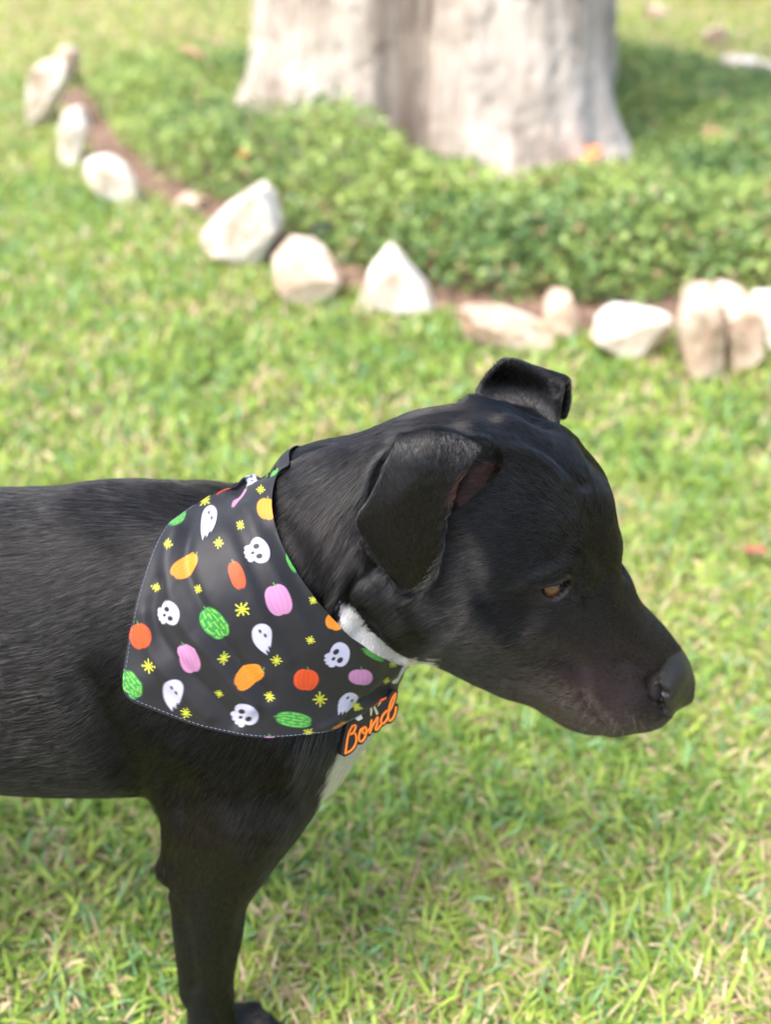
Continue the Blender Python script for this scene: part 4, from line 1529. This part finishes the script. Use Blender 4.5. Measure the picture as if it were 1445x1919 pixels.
for a in ([(705, 445), (745, 430), (750, 500), (730, 590), (715, 590)], [(760, 430), (800, 415), (860, 550), (825, 580)], [(850, 400), (900, 335), (905, 360), (840, 430)]):
    child(plate('stripe_emblem', poly_d(a), -.0005, .0005, strp.m, .0002), nt)
child(plate('pale_emblem', poly_d([(390, 610), (540, 550), (575, 640), (490, 685)]), -.0005, .0005, Mat('pale_rubber', (.55, .56, .50), .5).m, .0002), nt)
# fur: direction of growth from strokes read along the coat (place, direction, length in mm)
GUIDE = [
 (1210, 1180, -.6, -.8, 2), (1120, 950, -.45, -.9, 4), (1060, 880, -.7, -.7, 5), (980, 800, -.9, -.4, 6), (850, 760, -1, .2, 8), (700, 810, -.95, .35, 11),
 (600, 860, -.9, .45, 12), (1190, 1260, -.9, -.2, 2), (1100, 1200, -.95, .15, 2.5), (1180, 1340, -.8, .5, 2.5), (1080, 1320, -.9, .4, 3), (960, 1270, -.95, .2, 5), (1000, 980, -.98, -.2, 5),
 (1100, 1040, -.5, -.8, 3), (1040, 1060, -.95, -.3, 3), (1040, 1140, -.95, .2, 2.5), (950, 1100, -.97, .1, 5), (900, 1000, -.95, .2, 6), (880, 1180, -.9, .35, 7), (800, 1120, -.75, .65, 9), (760, 1200, -.7, .7, 10),
 (650, 950, -.45, .9, 13), (560, 930, -.7, .7, 14), (700, 880, -.5, .85, 10), (680, 1090, -.6, .8, 14), (600, 1060, -.5, .85, 14), (660, 1180, -.6, .8, 13), (720, 1225, -.6, .8, 13),
 (450, 900, -1, .1, 9), (200, 925, -1, .05, 8), (0, 1000, -1, .12, 8), (200, 1100, -.95, .35, 8), (60, 1300, -.95, .25, 8), (250, 1300, -.75, .65, 9), (350, 1400, -.65, .75, 11),
 (500, 1430, -.4, .9, 10), (330, 1530, -.6, .8, 10), (450, 1560, -.45, .9, 6), (420, 1660, -.3, .95, 4), (400, 1800, 0, 1, 2.6), (420, 1960, .6, .8, 4), (630, 1420, -.35, .94, 15), (590, 1500, -.35, .94, 14), (700, 1320, -.3, .95, 14),
 (100, 1480, -.9, .3, 10), (-500, 1100, -1, .2, 11), (-900, 1300, -.5, .85, 11), (-1100, 1000, -.8, .6, 11)]
GUIDE = np.array(GUIDE, dtype=float)
EARG = np.array([(780, 840, .0, 1, 3), (760, 930, -.1, 1, 3), (750, 1040, .15, 1, 3), (850, 850, -.2, 1, 3)], dtype=float)
EARG[:, 4] = 2.4
FARG = np.array([(950, 700, -.35, -.95, 3.5), (1000, 760, .2, -1, 5), (910, 720, -.6, -.8, 4), (1050, 720, -.3, .9, 3)], dtype=float)

def guide(G, x, y):
    w = np.exp(-np.clip(((x[:, None] - G[:, 0]) ** 2 + (y[:, None] - G[:, 1]) ** 2) / 75.0 ** 2, 0, 60)) + 1e-4 / (((x[:, None] - G[:, 0]) ** 2 + (y[:, None] - G[:, 1]) ** 2) / 75.0 ** 2 + 1)
    w /= w.sum(1)[:, None]
    return w @ G[:, 2:5]

EAR_OUT = [(750, 808), (800, 803), (860, 812), (908, 836), (852, 905), (836, 960), (829, 1030), (812, 1078), (785, 1104), (750, 1098), (695, 1040), (668, 985), (664, 965), (700, 915), (733, 850)]
FAR_OUT = [(880, 735), (900, 690), (940, 664), (990, 675), (1070, 700), (1078, 800), (1045, 800), (1000, 765), (950, 755)]

area = np.linalg.norm(FN, axis=1) * .5
cent = V[Q].mean(1)
cn = FN / (np.linalg.norm(FN, axis=1)[:, None] + 1e-12)
cx_, cy_ = flat(cent)
facing = ((CAM - cent) * cn).sum(1) / np.linalg.norm(CAM - cent, axis=1)
w = area * np.where(facing > -.25, 1.0, .22)
w *= np.where(cx_ > 620, 2.1, 1.0)
w *= np.where(cent[:, 0] < -.40, .3, 1)
c_nose = in_poly(cx_, cy_, NOSE)
rxc, ryc = project(cent)
c_eye = (seg_dist(rxc, ryc, LID) < 5) | in_poly(rxc, ryc, LID)
c_pink = in_poly(rxc, ryc, EAR_PINK)
w *= np.where(c_nose, .0, 1) * np.where(c_eye, 0, 1) * np.where(c_pink, .8, 1)
cover_xy = [tuple(p) for p in A_[::8]] + [tuple(p) for p in B2[::-6]] + [tuple(p) for p in B1[::-6]]
under = in_poly(rxc, ryc, cover_xy) & (seg_dist(rxc, ryc, [tuple(p) for p in A_[::8]], closed=False) > 3) & (cent[:, 1] < .02)
kd = KDTree(0 or len(far_c.reshape(-1, 3)))
for i, p in enumerate(far_c.reshape(-1, 3)): kd.insert(p, i)
kd.balance()
cand = np.nonzero((np.abs(cent[:, 0] + .04) < .16) & (cent[:, 2] > .25) & ~under & (cent[:, 1] > -.03))[0]
for i in cand:
    if kd.find(cent[i])[2] < .008: under[i] = True
w *= np.where(under, 0, 1)
NH = 560000
cum = np.cumsum(w)
fi = np.searchsorted(cum, rng.random(NH) * cum[-1])
uv = rng.random((NH, 2))
q = Q[fi]
u_, v_ = uv[:, :1], uv[:, 1:]
root = (V[q[:, 0]] * (1 - u_) + V[q[:, 1]] * u_) * (1 - v_) + (V[q[:, 3]] * (1 - u_) + V[q[:, 2]] * u_) * v_
nn = (NRM[q[:, 0]] * (1 - u_) + NRM[q[:, 1]] * u_) * (1 - v_) + (NRM[q[:, 3]] * (1 - u_) + NRM[q[:, 2]] * u_) * v_
nn /= np.linalg.norm(nn, axis=1)[:, None]
hx, hy = flat(root)
g = np.concatenate([guide(GUIDE, hx[i:i + 40000], hy[i:i + 40000]) for i in range(0, NH, 40000)])
rx, ry = project(root)
on_ear = in_poly(rx, ry, EAR_OUT) & (root[:, 1] < -.058)
g[on_ear] = guide(EARG, rx[on_ear], ry[on_ear])
on_far = in_poly(rx, ry, FAR_OUT) & (root[:, 1] > .02)
g[on_far] = guide(FARG, rx[on_far], ry[on_far])
cl = vnoise(root, 90, 3, 2)
f3 = np.outer(g[:, 0], [1., 0, 0]) - g[:, 1:2] * U_
f3 /= np.linalg.norm(f3, axis=1)[:, None] + 1e-9
stq = root - .85 * (root * f3).sum(1)[:, None] * f3
cl2 = vnoise(stq, 950, 9, 2)
ang = cl * .14 + cl2 * .16 + rng.normal(0, .05, NH)
dx = g[:, 0] * np.cos(ang) - g[:, 1] * np.sin(ang)
dy = g[:, 0] * np.sin(ang) + g[:, 1] * np.cos(ang)
flow = np.outer(dx, [1., 0, 0]) - dy[:, None] * U_
flow[:, 1] *= np.where(root[:, 1] > 0, -1, 1) * np.where(on_far, -1, 1)
flow -= (flow * nn).sum(1)[:, None] * nn
fl = np.linalg.norm(flow, axis=1)
flow /= fl[:, None] + 1e-6
L = g[:, 2] * .001 * rng.uniform(.7, 1.2, NH)
L *= np.where((hy > 1120) & (hx > 630) & (hx < 800) & (hy < 1260), .62, 1)
lift0 = .12 + .04 * vnoise(root, 220, 5, 1) + .10 * vnoise(stq, 1100, 15, 1) + rng.normal(0, .02, NH)
h_nose, h_white, h_pink = regions(root, hx + 9 * vnoise(root, 260, 71, 2), hy + 9 * vnoise(root, 260, 72, 2))
edge = rng.random(NH)
hc = np.tile(np.array([.0045, .0044, .0048]), (NH, 1)) * rng.uniform(.5, 1.6, (NH, 1)) * (1 + .5 * np.clip(cl2, -1, 1))[:, None]
hw_ = np.exp(-((hx - 1100) ** 2 + (hy - 1300) ** 2) / 130 ** 2) + .5 * np.exp(-((hx - 380) ** 2 + (hy - 1600) ** 2) / 90 ** 2) + .4 * np.exp(-((hx - 600) ** 2 + (hy - 1000) ** 2) / 60 ** 2)
hc += hw_[:, None] * np.array([.014, .007, .005])
hc[h_white] = np.array([.80, .78, .74]) * rng.uniform(.5, 1.1, (h_white.sum(), 1))
hc[h_pink] = np.array([.060, .026, .021]) * rng.uniform(.05, 1.2, (h_pink.sum(), 1))
K = 5
ts = np.linspace(0, 1, K)
P = root[:, None, :] + L[:, None, None] * (flow[:, None, :] * ts[None, :, None] + nn[:, None, :] * ((np.clip(lift0, .03, .5))[:, None] * (ts - .45 * ts ** 2)[None, :])[:, :, None])
hair = bpy.data.hair_curves.new('fur')
hair.add_curves([K] * NH)
hair.attributes['position'].data.foreach_set('vector', P.astype(np.float32).ravel())
ra = hair.attributes.new('radius', 'FLOAT', 'POINT')
wid = np.where(h_white, .00009, .000066) * np.where(facing[fi] > -.25, 1, 1.6)
ra.data.foreach_set('value', (wid[:, None] * np.array([1, .95, .8, .55, .15])[None, :]).astype(np.float32).ravel())
ca = hair.attributes.new('tint', 'FLOAT_COLOR', 'CURVE')
ca.data.foreach_set('color', np.c_[hc, np.ones(NH)].astype(np.float32).ravel())
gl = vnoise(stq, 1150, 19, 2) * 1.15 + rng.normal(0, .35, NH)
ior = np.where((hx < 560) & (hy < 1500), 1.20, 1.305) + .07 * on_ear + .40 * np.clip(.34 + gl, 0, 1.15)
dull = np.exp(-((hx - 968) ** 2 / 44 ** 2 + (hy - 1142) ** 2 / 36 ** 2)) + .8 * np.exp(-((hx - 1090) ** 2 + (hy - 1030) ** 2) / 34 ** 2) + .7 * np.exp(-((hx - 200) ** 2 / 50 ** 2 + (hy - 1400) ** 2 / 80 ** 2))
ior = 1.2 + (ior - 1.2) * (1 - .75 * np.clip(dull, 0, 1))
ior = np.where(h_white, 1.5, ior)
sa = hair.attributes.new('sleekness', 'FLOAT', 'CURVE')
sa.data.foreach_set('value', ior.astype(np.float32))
hm = bpy.data.materials.new('fur')
hm.use_nodes = True
ht = hm.node_tree
ht.nodes.clear()
hb = ht.nodes.new('ShaderNodeBsdfHairPrincipled')
hb.parametrization = 'COLOR'
hb.inputs['Roughness'].default_value = .15
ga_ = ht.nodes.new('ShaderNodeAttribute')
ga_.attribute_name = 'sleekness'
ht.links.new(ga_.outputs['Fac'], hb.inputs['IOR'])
hb.inputs['Radial Roughness'].default_value = .30
hb.inputs['Random Roughness'].default_value = .2
hat = ht.nodes.new('ShaderNodeAttribute')
hat.attribute_name = 'tint'
ho = ht.nodes.new('ShaderNodeOutputMaterial')
ht.links.new(hat.outputs['Color'], hb.inputs['Color'])
ht.links.new(hb.outputs[0], ho.inputs[0])
hair.materials.append(hm)
fo = bpy.data.objects.new('fur', hair)
COL.objects.link(fo)
fo.parent = dog
tag(fo, kind='stuff')

# whiskers and brow bristles
wm = Mat('whisker', (.10, .09, .08), .4)
bv = tri_bvh(V, Q)
WH = [((1096, 1308), (1066, 1334), -.8), ((1110, 1312), (1080, 1352), -.9), ((1122, 1342), (1098, 1358), -.7), ((1140, 1358), (1120, 1380), -.6), ((1158, 1350), (1140, 1382), -.5), ((1168, 1366), (1160, 1386), -.3),
      ((1238, 1260), (1243, 1238), .2), ((1186, 1340), (1190, 1384), 0), ((850, 1150), (800, 1152), -.4), ((1200, 1352), (1214, 1378), .3)]
for (a, b, _) in WH:
    h, n = ray_hit(bv, *a)
    if h is None: continue
    p0 = np.array(h) - np.array(n) * .0005
    k = depth(p0) / FPX
    d = np.array([1., 0, 0]) * (b[0] - a[0]) * k - U_ * (b[1] - a[1]) * k
    nrm = np.array(n)
    pts = [p0 + d * t + nrm * .012 * t * (1 - .25 * t) for t in np.linspace(0, 1, 7)]
    v, f = tube(pts, np.linspace(.00014, .00004, 7), 4)
    mesh_obj('whisker', v, f, wm.m, dog)
